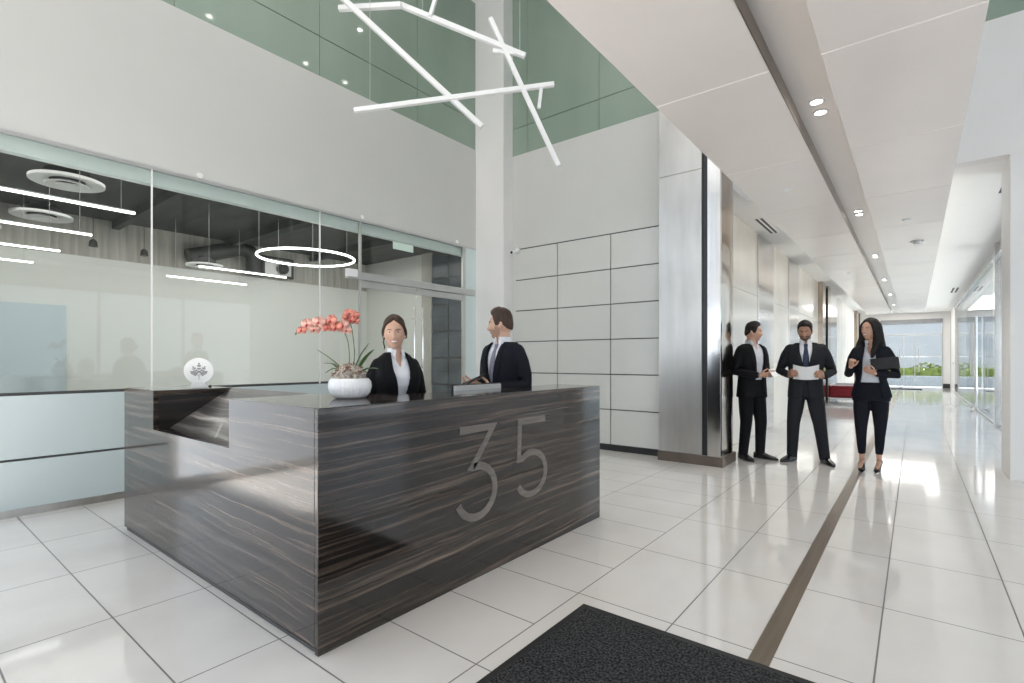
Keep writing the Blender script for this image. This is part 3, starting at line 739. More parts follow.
numeral([(2.085, .885), (2.375, .885), (2.19, .665)] + arc((2.228, .515), .165, .150, 100, -158), .045, 'pale raised number 3')
numeral([(2.935, .885), (2.645, .885), (2.635, .640)] + arc((2.775, .530), .165, .140, 128, -150), .042, 'pale raised number 5')

# emblem disc on the desk
em = empty('emblem_stand', (-4.21, 1.54, DZ)); em.rotation_euler = (0, 0, R(62)); tag(em, 'round white plaque with a grey leaf print standing on the desk', 'plaque')
MB().lathe([(.001, -.008), (.096, -.008), (.098, -.004), (.098, .004), (.096, .008), (.001, .008)], seg=48).move(lambda p: np.array((p[0], p[2], p[1]+.128))).build('disc', M['paper'], em, smooth='auto')
MB().prism([(-.055, 0), (.055, 0), (.05, .02), (.035, .045), (-.035, .045), (-.05, .02)], -.02, .02, 'y').build('foot', M['paper'], em, bevel=.003)
mt = MB()
def leaf2(cx, cz, ang, l=.017, w=.006):
    pts = [(0, 0), (l*.35, w), (l*.75, w*.8), (l, 0), (l*.75, -w*.8), (l*.35, -w)]
    ca, sa = math.cos(R(ang)), math.sin(R(ang))
    mt.prism([(cx+a*ca-b*sa, cz+a*sa+b*ca) for a, b in pts], -.0095, -.008, 'y')
for sx, a0, ln in ((0, 90, .085), (-1, 118, .07), (1, 62, .07), (-1, 146, .052), (1, 34, .052)):
    px, pz = 0, .088; ca, sa = math.cos(R(a0)), math.sin(R(a0))
    mt.prism([(px-.001*sa, pz), (px+ln*ca-.001*sa, pz+ln*sa), (px+ln*ca+.001*sa, pz+ln*sa), (px+.001*sa, pz)], -.0095, -.008, 'y')
    for k in range(3):
        q = ln*(.35+.25*k)
        for s_ in (-1, 1): leaf2(px+q*ca, pz+q*sa, a0+s_*48)
    leaf2(px+ln*ca, pz+ln*sa, a0)
mt.box(-.0015, .0015, -.0095, -.008, .062, .09); mt.build('leaf_motif', M['motif'], em)
pb = MB().ball((0, 0, .012), .012, 12).build('pebble', M['black'], smooth=True); pb.location = (-4.13, 1.585, DZ); tag(pb, 'small black knob beside the foot of the white plaque', 'knob')

# monitor behind the counter
mo = empty('monitor', (-2.475, 2.74, .74)); tag(mo, 'low silver backed monitor peeking over the counter', 'monitor')
MB().box(-.012, .006, -.25, .25, .09, .372).build('back_shell', M['silver'], mo, bevel=.006)
MB().box(-.024, -.012, -.262, .262, .08, .380).build('bezel', M['black'], mo, bevel=.004)
MB().box(-.026, -.024, -.245, .245, .10, .37).build('screen', M['screen'], mo)
MB().box(-.012, .012, -.03, .03, .01, .1).build('neck', M['black'], mo); MB().box(-.09, .02, -.1, .1, 0, .012).build('foot', M['black'], mo, bevel=.003)

# ------------------------------------------------------------------ orchid
orc = empty('potted_orchid', (-2.453, 1.655, DZ)); tag(orc, 'coral orchid in a ribbed white bowl on the desk corner', 'plant')
MB().lathe([(.001, 0), (.072, 0), (.088, .008), (.107, .03), (.115, .062), (.112, .090), (.100, .108), (.094, .110), (.091, .104), (.001, .098)], seg=144, rib=.014, nrib=36).build('pot', M['pot'], orc, smooth='auto')
ms = MB().ball((0, 0, .095), (.088, .088, .092), 40)
ms.move(lambda p: p + np.array((0, 0, .022*mnoise.noise(Vector(p)*38))) + .006*np.array(mnoise.noise_vector(Vector(p)*90)))
o = ms.build('moss', M['moss'], orc, smooth=True); o['kind'] = 'stuff'
ch = MB(); ch2 = MB(); rng = random.Random(3)
for k in range(90):
    a, r = rng.uniform(0, 2*PI), .088*math.sqrt(rng.random()); z = .098+.088*math.sqrt(max(0, 1-(r/.090)**2))
    t = np.array([rng.uniform(-1, 1) for _ in range(3)]); t /= np.linalg.norm(t); l = rng.uniform(.008, .02)
    c = np.array((r*math.cos(a), r*math.sin(a), z))
    (ch if rng.random() < .45 else ch2).tube([c-t*l, c+t*l*.2+np.array((0, 0, .004)), c+t*l], .0032, 6)
o = ch.build('bark_chips', M['bark'], orc, smooth=True); o['kind'] = 'stuff'
o = ch2.build('moss_curls', M['pebble'], orc, smooth=True); o['kind'] = 'stuff'
RV = np.array((.784, .62, 0)); FV = np.array((-.62, .784, 0)); UV = np.array((0, 0, 1.0))
def rfu(r, u, f=0): return RV*r + FV*f + UV*u
def smooth_path(pts, n=24):
    P = [np.array(p, float) for p in pts]; P = [2*P[0]-P[1]] + P + [2*P[-1]-P[-2]]; out = []
    for i in range(1, len(P)-2):
        for t in np.linspace(0, 1, n, endpoint=False):
            a, b, c, d = P[i-1:i+3]
            out.append(.5*(2*b + (c-a)*t + (2*a-5*b+4*c-d)*t*t + (3*b-a-3*c+d)*t**3))
    out.append(P[-2]); return out
def leaf(base, tip, mid_up, w, name='leaf'):
    b, t = np.array(base), np.array(tip); mid = (b+t)/2 + np.array((0, 0, mid_up))
    path = smooth_path([b, mid, t], 8); ax = (t-b)/np.linalg.norm(t-b); sdv = np.cross(ax, (0, 0, 1.0)); sdv /= np.linalg.norm(sdv)
    up = np.cross(sdv, ax); rs = []
    n = len(path)
    for i, p in enumerate(path):
        s_ = i/(n-1); ww = 1.25*w*(math.sin(PI*min(1, .12+.88*s_))**.6) if s_ < .97 else w*.12
        th = .0018
        rs.append([p+sdv*ww+up*ww*.25, p+up*th, p-sdv*ww+up*ww*.25, p-sdv*ww+up*(ww*.25-th), p-up*th, p+sdv*ww+up*(ww*.25-th)])
    MB().rings(rs).build(name, M['leafm'], orc, smooth=True)
leaf(rfu(.02, .15), rfu(.100, .304, .02), .012, .017)
leaf(rfu(.04, .145), rfu(.138, .268, -.02), .012, .018)
leaf(rfu(.05, .135), rfu(.170, .163, -.05), .014, .013)
leaf(rfu(-.03, .15), rfu(-.172, .266, -.02), .006, .010)
leaf(rfu(-.04, .14), rfu(-.160, .192, .03), .02, .013)
leaf(rfu(-.04, .14), rfu(-.118, .140, -.05), .022, .013)
st1 = smooth_path([rfu(-.005, .17), rfu(-.004, .25), rfu(-.020, .34), rfu(-.070, .405), rfu(-.15, .425), rfu(-.24, .41), rfu(-.285, .38)], 10)
st2 = smooth_path([rfu(.015, .17, .02), rfu(.018, .26, .02), rfu(.008, .36, .02), rfu(-.004, .42, .02), rfu(-.002, .455, .02)], 10)
MB().tube(st1, .0028, 8).build('stem', M['stemm'], orc, smooth=True); MB().tube(st2, .0028, 8).build('stem', M['stemm'], orc, smooth=True)
def flower(c, face, size, m1, spin=0.0):
    f = np.array(face, float); f /= np.linalg.norm(f); u = np.cross((0, 0, 1.0), f); u /= np.linalg.norm(u); v = np.cross(f, u)
    fl = MB()
    for k, (a, l, w) in enumerate(((90, 1.0, .42), (210, .95, .40), (330, .95, .40), (22, 1.05, .62), (158, 1.05, .62))):
        a = R(a)+spin; rs = []
        for s_ in np.linspace(0, 1, 7):
            ww = size*w*math.sin(PI*(.10+.84*s_))**.75; rr = size*l*s_; bend = size*.22*(s_**2) - size*.1*s_
            cc = np.array(c) + (math.cos(a)*u+math.sin(a)*v)*rr - f*bend + f*(.002 if k > 2 else 0)
            tt = -math.sin(a)*u+math.cos(a)*v
            rs.append([cc+tt*ww, cc+f*.0016, cc-tt*ww, cc-f*.0008])
        fl.rings(rs, 0)
    fo_ = fl.build('flower', m1, orc, smooth=True)
    MB().ball(np.array(c)+f*.006-v*size*.12, (size*.16,)*3, 8).tube([np.array(c)+f*.004, np.array(c)+f*.014-v*size*.3], [size*.10, size*.16], 8).build('lip', M['lip'], fo_, smooth=True)
cam = -FV
rng = random.Random(11)
for (r_, u_, s_, m1) in ((-.262, .318, .030, 'petal'), (-.232, .352, .036, 'petal2'), (-.195, .325, .034, 'petal2'), (-.165, .362, .038, 'petal2'), (-.125, .335, .034, 'petal'), (-.098, .370, .040, 'petal'), (-.070, .335, .038, 'petal'),
                         (-.035, .345, .036, 'petal2'), (-.015, .318, .028, 'petal2')):
    flower(rfu(r_, u_+.055, -.012+rng.uniform(-.012, .012)), cam + .5*RV*rng.uniform(-1, .6) + np.array((0, 0, rng.uniform(-.1, .35))), s_, M[m1], rng.uniform(-.3, .3))
for (r_, u_, s_) in ((.012, .408, .032), (.038, .395, .032), (.020, .372, .036), (.045, .365, .026), (-.002, .385, .028)):
    flower(rfu(r_-.018, u_+.06, .008), cam + .5*RV*rng.uniform(-1, 1) + np.array((0, 0, rng.uniform(-.1, .4))), s_, M['petal'], rng.uniform(-.3, .3))
MB().ball(rfu(-.292, .372), (.007, .007, .011), 8).ball(rfu(-.300, .355), (.005, .005, .008), 8).build('bud', M['stemm'], orc, smooth=True)

# ------------------------------------------------------------------ entrance mat, end mat, bench
mat_o = empty('entrance_mat', (-.36, 1.0, 0)); tag(mat_o, 'charcoal entrance mat in front of the desk', 'mat')
MB().box(-.975, 1.6, -3.0, 1.305, .0, .009).build('mat_pile', M['mat'], mat_o, bevel=.003)
rb = MB().box(-1.01, -.975, -3.0, 1.34, 0, .007).box(-.975, 1.6, 1.305, 1.34, 0, .007); rb.build('border', M['rubber'], mat_o, bevel=.002)
em2 = MB().box(-.55, .55, -.5, .5, 0, .012).build('door_mat', M['mat'], bevel=.003); em2.location = (-.3, 28.4, 0); tag(em2, 'dark door mat before the end doors of the corridor', 'mat')
bn = empty('bench', (-1.72, 18.9, 0)); tag(bn, 'low red upholstered bench with a white frame by the corridor wall', 'bench')
MB().box(-.33, .33, -.75, .75, .16, .50).build('cushion', M['red'], bn, bevel=.05)
MB().box(-.37, .37, -.80, .80, .09, .15).box(-.37, -.34, -.80, .80, .15, .54).box(-.37, .37, .765, .80, .15, .54).box(.35, .37, -.80, -.77, .15, .54).box(-.37, .37, -.80, -.76, .52, .55).build('frame', M['whitep'], bn, bevel=.008)
for sx in (-1, 1):
    for sy in (-1, 1): MB().tube([(sx*.3, sy*.7, .02), (sx*.3, sy*.7, .1)], .025, 10).build('leg', M['silver'], bn)
pl = MB().box(0, .02, -.06, .06, -.06, .06).build('card_reader', M['silver'], bevel=.004); pl.location = (1.24, 28.2, 1.15); tag(pl, 'small grey card reader on the far right corridor wall', 'card reader')

# ------------------------------------------------------------------ hanging sculpture of white bars
sculp = empty('hanging_sculpture', (-4.0, 3.8, 4.4)); tag(sculp, 'hanging sculpture of crossed white bars high over the desk', 'sculpture')
S0 = np.array((-4.0, 3.8, 4.4))
def bar(a, b, w=.052):
    w *= .88
    a, b = np.array(a)-S0, np.array(b)-S0; t = (b-a)/np.linalg.norm(b-a)
    u = np.cross(t, (0, 0, 1.0)); u /= np.linalg.norm(u); v = np.cross(t, u); h = w/2
    rs = [[p+u*h+v*h, p-u*h+v*h, p-u*h-v*h, p+u*h-v*h] for p in (a, b)]
    MB().rings(rs).build('bar', M['whitep'], sculp, bevel=.004)
def wire(p): 
    MB().tube([np.array(p)-S0, np.array((p[0], p[1], CZ))-S0], .003, 6).build('cable', M['silver'], sculp)
BARS = [((-4.97, 3.05, 5.35), (-3.70, 4.15, 3.83), .062), ((-4.40, 3.60, 5.16), (-3.30, 4.40, 4.57), .060), ((-4.95, 3.20, 5.14), (-4.35, 3.57, 5.12), .06),
        ((-4.03, 3.82, 5.30), (-4.107, 3.764, 5.00), .045), ((-4.75, 3.26, 3.985), (-3.06, 4.60, 4.27), .055), ((-3.60, 4.17, 4.98), (-3.02, 4.63, 3.385), .055),
        ((-3.17, 4.52, 4.25), (-3.19, 4.50, 4.01), .04), ((-3.58, 4.19, 4.63), (-3.34, 4.38, 4.60), .05)]
for a, b, w in BARS: bar(a, b, w)
for p in ((-4.60, 3.35, 4.02), (-3.35, 4.37, 4.60), (-4.2, 3.74, 5.06)): wire(p)

# ------------------------------------------------------------------ outside
struct(MB().box(-40, 60, -40, 80, -.35, -.13).build('ground', M['pave']), 'pale paving outside the building', 'ground')
pt = MB().box(-6, 8, 35.4, 36.0, -.13, .42).build('planter', M['planter'], bevel=.01); tag(pt, 'long grey planter wall outside the end doors', 'planter')
hd = MB(); rng = random.Random(5)
for k in range(2600):
    x = rng.uniform(-5.5, 7.5); y = rng.uniform(35.5, 36.3); z = .54 + rng.random()*.55*(.8+.3*math.sin(x*3.1)); s_ = rng.uniform(.05, .11)
    a = np.array([rng.uniform(-1, 1) for _ in range(3)]); a /= np.linalg.norm(a); b = np.cross(a, (.3, .5, .8)); b /= np.linalg.norm(b); c = np.array((x, y, z))
    hd.add([c-a*s_, c+b*s_*.5, c+a*s_, c-b*s_*.5], [(0, 1, 2, 3)])
hd.box(-5.6, 7.6, 35.6, 36.2, .425, .85)
o = hd.build('hedge', M['hedge']); tag(o, 'yellow green hedge in the planter outside', 'hedge', kind='stuff')
bl = empty('building', (0, 52, -.13)); tag(bl, 'pale low building across the street outside', 'building')
MB().box(-16, 14, 0, 8, 0, 9).build('wall', M['bldg'], bl)
for z in (2.2, 4.3): MB().box(-15, 13, -.05, 0, z, z+.9).build('window_band', M['bldgwin'], bl)
bl2 = MB().box(-3, 1.5, 40, 41.5, -.13, 2.6).build('shrub_wall', M['bldg']); tag(bl2, 'pale garden wall standing behind the hedge', 'wall', kind='structure')
#PBEG
# ------------------------------------------------------------------ people (local frame: face towards -Y, own left is +X, 1.76 m figure scaled to height)
def sst(a, b, x):
    t = min(1, max(0, (x-a)/(b-a))); return t*t*(3-2*t)
def gs(x, s): return math.exp(-(x/s)**2)
def head_point(th, ph, fem=0.0):
    """th from the crown down, ph = 0 at the face (-Y), positive to own left (+X); origin between the ears at eye height"""
    sx, cx, st, ct = math.sin(ph), math.cos(ph), math.sin(th), math.cos(th)
    z = .122*ct if ct > 0 else .118*ct
    x, y = .0765*st*sx, -(.094 if cx > 0 else .100)*st*cx
    lo = sst(0, .115, -z)
    x *= 1 - (.20+.02*fem)*lo                               # jaw narrows
    if y < 0: y *= 1 - .02*lo
    else: y *= 1 - .50*sst(.03, .115, -z)                   # nape
    if z > .02: x *= 1 + .04*gs(z-.06, .05)
    f = max(0, cx)**2
    if z < -.05 and y < 0:                                   # chin and jaw front
        k = sst(-.05, -.11, z); y -= .020*k*f; x *= 1+.25*k*(1-f)
    d = 0
    d += .005*gs(z-.030, .012)*gs(x, .045)*(1-.6*fem)        # brow
    for s_ in (-1, 1):
        d -= .010*gs(z-.008, .013)*gs(x-s_*.031, .018)       # sockets
        d += .004*gs(z+.022, .02)*gs(x-s_*.040, .018)        # cheeks
    d += .008*gs(z-.012, .018)*gs(x, .0085)                  # bridge
    t = sst(.018, -.030, z)*sst(-.052, -.036, z)
    d += (.023-.004*fem)*t*gs(x, .0115-.001*fem) + .008*gs(z+.034, .009)*gs(x, .019)     # nose and wings
    d += .006*gs(z+.061, .011)*gs(x, .026)                   # lips
    d -= .003*gs(z+.075, .006)*gs(x, .02)
    d += .006*gs(z+.097, .013)*gs(x, .02)                    # chin
    y -= d*f
    return np.array((x, y, z))
HN, HM = 56, 72
def head_grid(fem=0.0, off=None):
    rs = []
    for i in range(HN):
        th = .03 + (PI-.06)*i/(HN-1); ring = []
        for j in range(HM):
            ph = 2*PI*j/HM; p = head_point(th, ph if ph <= PI else ph-2*PI, fem)
            if off is not None:
                q = off(p, th, ph if ph <= PI else ph-2*PI); n = p*np.array((1.2, 1, .8)); n /= np.linalg.norm(n)+1e-9; p = p+n*q
            ring.append(p)
        rs.append(ring[::-1])
    return rs
def face_y(x, z, fem):
    best, by = 9, -.09
    for i in range(90):
        th = .4+2.4*i/89
        for j in range(-20, 21):
            p = head_point(th, j*.05, fem); d = (p[0]-x)**2+(p[2]-z)**2
            if d < best: best, by = d, p[1]
    return by
def ellipse_ring(z, a, b, yc, n=2.4, N=44):
    out = []
    for k in range(N):
        t = 2*PI*k/N; s_, c = math.sin(t), math.cos(t)
        out.append((a*math.copysign(abs(s_)**(2/n), s_), yc-b*math.copysign(abs(c)**(2/n), c), z))
    return out
def prof_at(prof, z):
    zs = [p[0] for p in prof]; return [float(np.interp(z, zs, [p[i] for p in prof])) for i in (1, 2, 3)]
def loft(m_, prof, z0, z1, da=0.0, step=.025):
    n = max(3, int((z1-z0)/step)); rs = []
    for z in np.linspace(z0, z1, n+1):
        a, b, yc = prof_at(prof, z); rs.append(ellipse_ring(z, max(a+da, .02), max(b+da, .02), yc))
    m_.rings(rs)
def shell(m_, prof, z0, z1, gap, da, th, shift=None, step=.02, N=46):
    """cloth shell open down the front by gap(z) on each side"""
    n = max(3, int((z1-z0)/step)); rs = []; e = 2.4
    for z in np.linspace(z0, z1, n+1):
        a, b, yc = prof_at(prof, z); a += da; b += da; g = max(gap(z), .002)
        p0 = math.asin(min(.999, (g/a)**(e/2))); o, i = [], []
        for k in range(N):
            t = p0 + (2*PI-2*p0)*k/(N-1); s_, c = math.sin(t), math.cos(t)
            ux, uy = math.copysign(abs(s_)**(2/e), s_), -math.copysign(abs(c)**(2/e), c)
            dx = shift(z) if shift else 0
            o.append((a*ux+dx, yc+b*uy, z)); i.append(((a-th)*ux+dx, yc+(b-th)*uy, z))
        rs.append(o + i[::-1])
    m_.rings(rs)
MALE = [(.80, .176, .128, .0), (.88, .172, .122, .0), (.95, .165, .118, .0), (1.05, .157, .114, -.004), (1.15, .163, .118, -.006), (1.25, .180, .126, -.006), (1.34, .188, .126, 0.0), (1.40, .180, .114, .006), (1.44, .165, .098, .012), (1.475, .112, .080, .016), (1.50, .070, .070, .012), (1.535, .062, .066, .006)]
FEM = [(.80, .180, .124, .004), (.88, .176, .122, .004), (.95, .162, .114, .0), (1.06, .130, .098, 0.0), (1.14, .136, .102, -.004), (1.24, .158, .128, -.016), (1.30, .164, .130, -.016), (1.37, .160, .108, 0.0), (1.42, .143, .088, .010), (1.46, .096, .070, .014), (1.49, .058, .058, .010), (1.535, .050, .054, .004)]
def rotz(a):
    c, s_ = math.cos(a), math.sin(a); return np.array(((c, -s_, 0), (s_, c, 0), (0, 0, 1.0)))
def rotx(a):
    c, s_ = math.cos(a), math.sin(a); return np.array(((1.0, 0, 0), (0, c, -s_), (0, s_, c)))
def roty(a):
    c, s_ = math.cos(a), math.sin(a); return np.array(((c, 0, s_), (0, 1.0, 0), (-s_, 0, c)))
def unit(v):
    v = np.array(v, float); return v/np.linalg.norm(v)
def hand(m_, W, d, n, t, curl=(22, 32, 28), k=1.0, spread=.02):
    """W wrist, d towards the fingers, n the way the palm faces, t the thumb's side"""
    W = np.array(W, float); d = unit(d); n = unit(np.array(n, float)-d*np.dot(n, d)); t = unit(np.array(t, float)-d*np.dot(t, d)-n*np.dot(t, n))
    rs = []
    for s_, a, b in ((-.02, .022, .019), (0, .026, .019), (.025, .035, .016), (.055, .041, .015), (.085, .041, .0125), (.097, .036, .009)):
        rs.append([W + d*s_*k + t*a*k*math.cos(q) + n*b*k*math.sin(q) for q in np.linspace(0, 2*PI, 14, endpoint=False)])
    m_.rings(rs)
    for o, l in ((.031, .072), (.0105, .082), (-.0105, .076), (-.031, .060)):
        p = W + d*.085*k + t*o*k; pts = [p]; ang = 0
        for q, fr in zip(curl, (.45, .32, .23)):
            ang += R(q); p = p + (d*math.cos(ang)+n*math.sin(ang)+t*spread*o/.03)*l*fr*k; pts.append(p)
        m_.tube(pts, [.0095*k, .0088*k, .008*k, .0066*k], 8)
    p0 = W + d*.022*k + t*.026*k; p1 = p0 + unit(d*.62+t*.62+n*.35)*.042*k; p2 = p1 + unit(d*.85+t*.15+n*.45)*.032*k; p3 = p2 + unit(d*.9-t*.05+n*.5)*.022*k
    m_.tube([p0, p1, p2, p3], [.0135*k, .0115*k, .010*k, .0078*k], 8)

def person(label, loc, face, H, skin, hair, suit, shirt, fem=0.0, head_yaw=0, head_pitch=0, head_roll=0, arms=None, hands=None, legs=None, gap=None, tie=None, stubble=None,
           hairdo='short', smile=False, head_k=1.0, shirt_v=None, bottoms=None, hem=.80, heels=0.0, full=True, lapel=.05, build=1.0, open_collar=False):
    root = empty('person', loc, math.atan2(face[0], -face[1])); tag(root, label, 'person')
    K = H/1.76; PR = [(z, a*build, b*build, y) for z, a, b, y in (FEM if fem else MALE)]
    start_objs = set(bpy.data.objects)
    sw = (.162 if fem else .186)*build; sz = 1.385 if fem else 1.40
    hz = 1.637
    pivot = np.array((0, .012, 1.50)); HR = rotz(R(head_yaw)) @ rotx(R(head_pitch)) @ roty(R(head_roll))
    HC = np.array((0, -.010, hz))
    def hp(p): return pivot + HR @ (np.array(p)*head_k + HC - pivot)
    # ---- body: one continuous skin surface
    b = MB()
    b.rings([[hp(p) for p in r] for r in head_grid(fem)])
    for s_ in (-1, 1):                                                   # ears
        i0 = len(b.v); b.ball((0, 0, 0), (.009, .019, .031), 12); 
        b.move(lambda p: hp(rotz(s_*R(-18)) @ rotx(R(-8)) @ p + np.array((s_*.077, .012, -.008))), i0)
    nk = (.050, .054, .062) if fem else (.060, .063, .072)
    b.tube([hp((0, .012, -.045)), (pivot+hp((0, .012, -.08)))/2+np.array((0, .004, .0)), (0, .012, 1.485), (0, .014, 1.42)], [nk[0]*.98, nk[0], nk[1], nk[2]], 20)
    loft(b, PR, .86, 1.515, -.022)
    for s_, e, w in ((-1, *arms[0]), (1, *arms[1])):
        b.tube([(s_*(sw-.035), .005, sz-.03), e, w], [.030, .030, .025], 14)
    for q in hands: hand(b, **q, k=.92 if fem else 1.02)
    if legs:
        for (hip, kn, an) in legs:
            b.tube([hip, kn, an], [.07, .05, .036] if not fem else [.06, .042, .027], 14)
            if heels:                                                    # bare instep over the shoe
                fd = np.array((kn[0]*0+an[0]*.1, -1, 0)); fd = unit(fd)
                b.tube([an, np.array(an)+np.array((0, .012, -.05)), np.array(an)+fd*.06+np.array((0, 0, -.055)), np.array(an)+fd*.13+np.array((0, 0, -.085))], [.027, .026, .025, .023], 12)
    b.remesh('body', M[skin], .0046, 1, root)
    # ---- face details
    for s_ in (-1, 1):
        ex = s_*.0305; ey = face_y(ex, .007, fem)
        e = MB(); e.ball((ex, ey+.0055, .007), (.0125, .0085, .0058 if not smile else .0042), 14, 0)
        e.move(hp); eo = e.build('eye', M['eyewhite'], root, smooth=True)
        MB().ball((ex, ey+.0005, .007), (.0064, .0052, .0054 if not smile else .0042), 12).move(hp).build('iris', M['iris'], eo, smooth=True)
        br = MB(); pts = []
        for u in (-.016, -.004, .008, .017):
            x = ex + s_*u; z = .0275 - (.004 if not fem else .003) * (u/.017)**2 + (.001 if u > 0 else -.0005)
            pts.append((x, face_y(x, z, fem)-.0005, z))
        br.tube(pts, [.0024, .0036, .0034, .0018] if not fem else [.0016, .0026, .0024, .0012], 8); br.move(hp); br.build('eyebrow', M[hair], root, smooth=True)
    lm = MB(); mw = .030 if smile else .0215; up, dn = [], []
    for u in np.linspace(-1, 1, 9):
        x = u*mw; z = -.0605 + (.010*u*u if smile else .001*u*u)
        up.append((x, face_y(x, z+.003, fem)-.001, z+.004*(1-.5*u*u))); dn.append((x, face_y(x, z-.004, fem)-.001, z-.004*(1.2-.9*u*u)-(.003*(1-u*u) if smile else 0)))
    rr = [.0012, .0026, .0032, .0036, .0034, .0036, .0032, .0026, .0012]
    lm.tube(up, [q*(.6 if fem else 1) for q in rr], 8); lm.tube(dn, [q*1.15 for q in rr], 8); lm.move(hp); lm.build('lips', M['lipm' if fem else 'lip_male'], root, smooth=True)
    if smile:
        tm = MB(); pts = [(x*.8, face_y(x*.8, -.061, fem)-.0016, -.0612+.0085*(x/mw)**2) for x in np.linspace(-mw, mw, 7)]
        tm.tube(pts, [.0016, .0046, .0062, .0066, .0062, .0046, .0016], 8); tm.move(hp); tm.build('teeth', M['teeth'], root, smooth=True)
    if stubble:
        def so(p, th, ph):
            k = sst(-.028, -.045, p[2])*sst(1.9, 1.3, abs(ph)); k = max(k, sst(1.0, 1.15, abs(ph))*sst(1.75, 1.6, abs(ph))*sst(.01, -.02, p[2]))
            if p[1] > .03: k = 0
            k *= 1-gs(p[2]+.061, .0075)*gs(p[0], .024)
            return -.006 + .0076*k
        m_ = MB(); m_.rings([[hp(p) for p in r] for r in head_grid(fem, so)]); m_.build('stubble', M[stubble], root, smooth=True)
    # ---- hair
    def ho(p, th, ph):
        ap = abs(ph)
        if hairdo == 'short':
            line = np.interp(ap, (0, .5, .85, 1.0, 1.25, 1.5, 1.8, 2.3, PI), (.080, .078, .068, .038, -.015, -.010, -.004, -.040, -.052))
            thick = .0055 + .019*sst(.02, .10, p[2]) + .006*gs(ap, .9)*sst(.06, .11, p[2])
        else:
            line = np.interp(ap, (0, .35, .8, 1.1, 1.4, 1.8, 2.4, PI), (.092, .084, .058, .014, -.02, -.035, -.07, -.085))
            thick = (.007 if hairdo == 'tied' else .010) + .010*sst(.04, .10, p[2])*sst(-.09, -.03, p[1])
        k = sst(line-.006, line+.010, p[2])
        w = mnoise.noise(Vector((p[0]*60, p[1]*60, p[2]*18)))*.0028
        return -.008 + k*(thick+.008+w)
    h = MB(); h.rings([[hp(p) for p in r] for r in head_grid(fem, ho)])
    if hairdo == 'long':
        for s_ in (-1, 1):
            for (x0, y0, pts, rad) in ((.040, .0, [(s_*.030, -.045, .098), (s_*.068, -.040, .045), (s_*.082, -.020, -.03), (s_*.088, -.012, -.10), (s_*.098, -.03, -.17), (s_*.105, -.065, -.26), (s_*.10, -.085, -.33)], [.016, .024, .027, .032, .034, .028, .010]),
                                       (.0, .0, [(s_*.03, .03, .10), (s_*.072, .03, .03), (s_*.085, .04, -.08), (s_*.095, .055, -.18), (s_*.085, .07, -.28), (s_*.07, .075, -.36)], [.03, .038, .042, .044, .036, .012])):
                i0 = len(h.v); h.tube(smooth_path(pts, 4), list(np.interp(np.linspace(0, 1, 4*(len(pts)-1)+1), np.linspace(0, 1, len(rad)), rad)), 14); h.move(lambda p: hp(p) if True else p, i0)
        i0 = len(h.v); h.tube(smooth_path([(0, .06, .07), (0, .092, -.02), (0, .098, -.12), (0, .105, -.24), (0, .10, -.36)], 4), list(np.interp(np.linspace(0, 1, 17), (0, .2, .5, .8, 1), (.05, .058, .062, .05, .018))), 14); h.move(hp, i0)
        h.move(lambda p: p + np.array((mnoise.noise(Vector((p[0]*45, p[1]*45, p[2]*9)))*.006, mnoise.noise(Vector((p[1]*45, p[0]*45, p[2]*9+7)))*.006, 0)))
        h.remesh('hair', M[hair], .0052, 2, root)
    elif hairdo == 'tied':
        i0 = len(h.v); h.ball((0, .118, -.012), (.040, .034, .040), 18); h.move(hp, i0)
        for s_ in (-1, 1):
            i0 = len(h.v); h.tube(smooth_path([(s_*.02, -.066, .092), (s_*.060, -.052, .062), (s_*.079, -.020, .015), (s_*.076, .03, -.03)], 4), list(np.linspace(.010, .014, 13)), 8); h.move(hp, i0)
        i0 = len(h.v); h.tube(smooth_path([(-.072, -.01, -.03), (-.080, -.012, -.065), (-.073, -.02, -.095), (-.078, -.012, -.118)], 5), [.006]*13+[.005, .004, .003], 8); h.move(hp, i0)
        h.remesh('hair', M[hair], .0048, 1, root)
    else:
        h.remesh('hair', M[hair], .0046, 1, root)
    # ---- shirt and collar
    m_ = MB()
    if shirt_v:
        shell(m_, PR, .93, 1.492, shirt_v, -.006, .014)
        shirt_o = m_.remesh('shirt', M[shirt], .006, 3, root)
    else:
        loft(m_, PR, .93, 1.47, -.006); shirt_o = m_.remesh('shirt', M[shirt], .007, 2, root)
    c = MB(); cg = .010 if not open_collar else .034
    CP = [(1.455, .080, .080, .014), (1.475, .070, .073, .012), (1.51, .0655, .070, .007), (1.53, .064, .068, .005)] if not fem else [(1.44, .088, .076, .012), (1.47, .066, .066, .012), (1.50, .058, .062, .006), (1.52, .058, .060, .006)]
    shell(c, CP, CP[0][0], CP[-1][0], lambda z: cg + (z-CP[0][0])*(.15 if not fem else .35) + (.01 if fem else 0), .003, .007, N=40, step=.008)
    for s_ in (-1, 1):                                                   # collar points
        y0 = CP[1][3]-CP[1][2]
        c.add([(s_*.012+s_*cg*.6, y0-.006, 1.505), (s_*.046, y0+.014, 1.515), (s_*.052, y0-.006, 1.468), (s_*(.030+cg*.5), y0-.022, 1.438), (s_*.012+s_*cg*.6, y0+.002, 1.505), (s_*.046, y0+.022, 1.515), (s_*.052, y0+.002, 1.468), (s_*(.030+cg*.5), y0-.014, 1.438)],
              [(0, 1, 2, 3), (7, 6, 5, 4), (0, 4, 5, 1), (1, 5, 6, 2), (2, 6, 7, 3), (3, 7, 4, 0)])
    c.build('collar', M[shirt], shirt_o, smooth='auto')
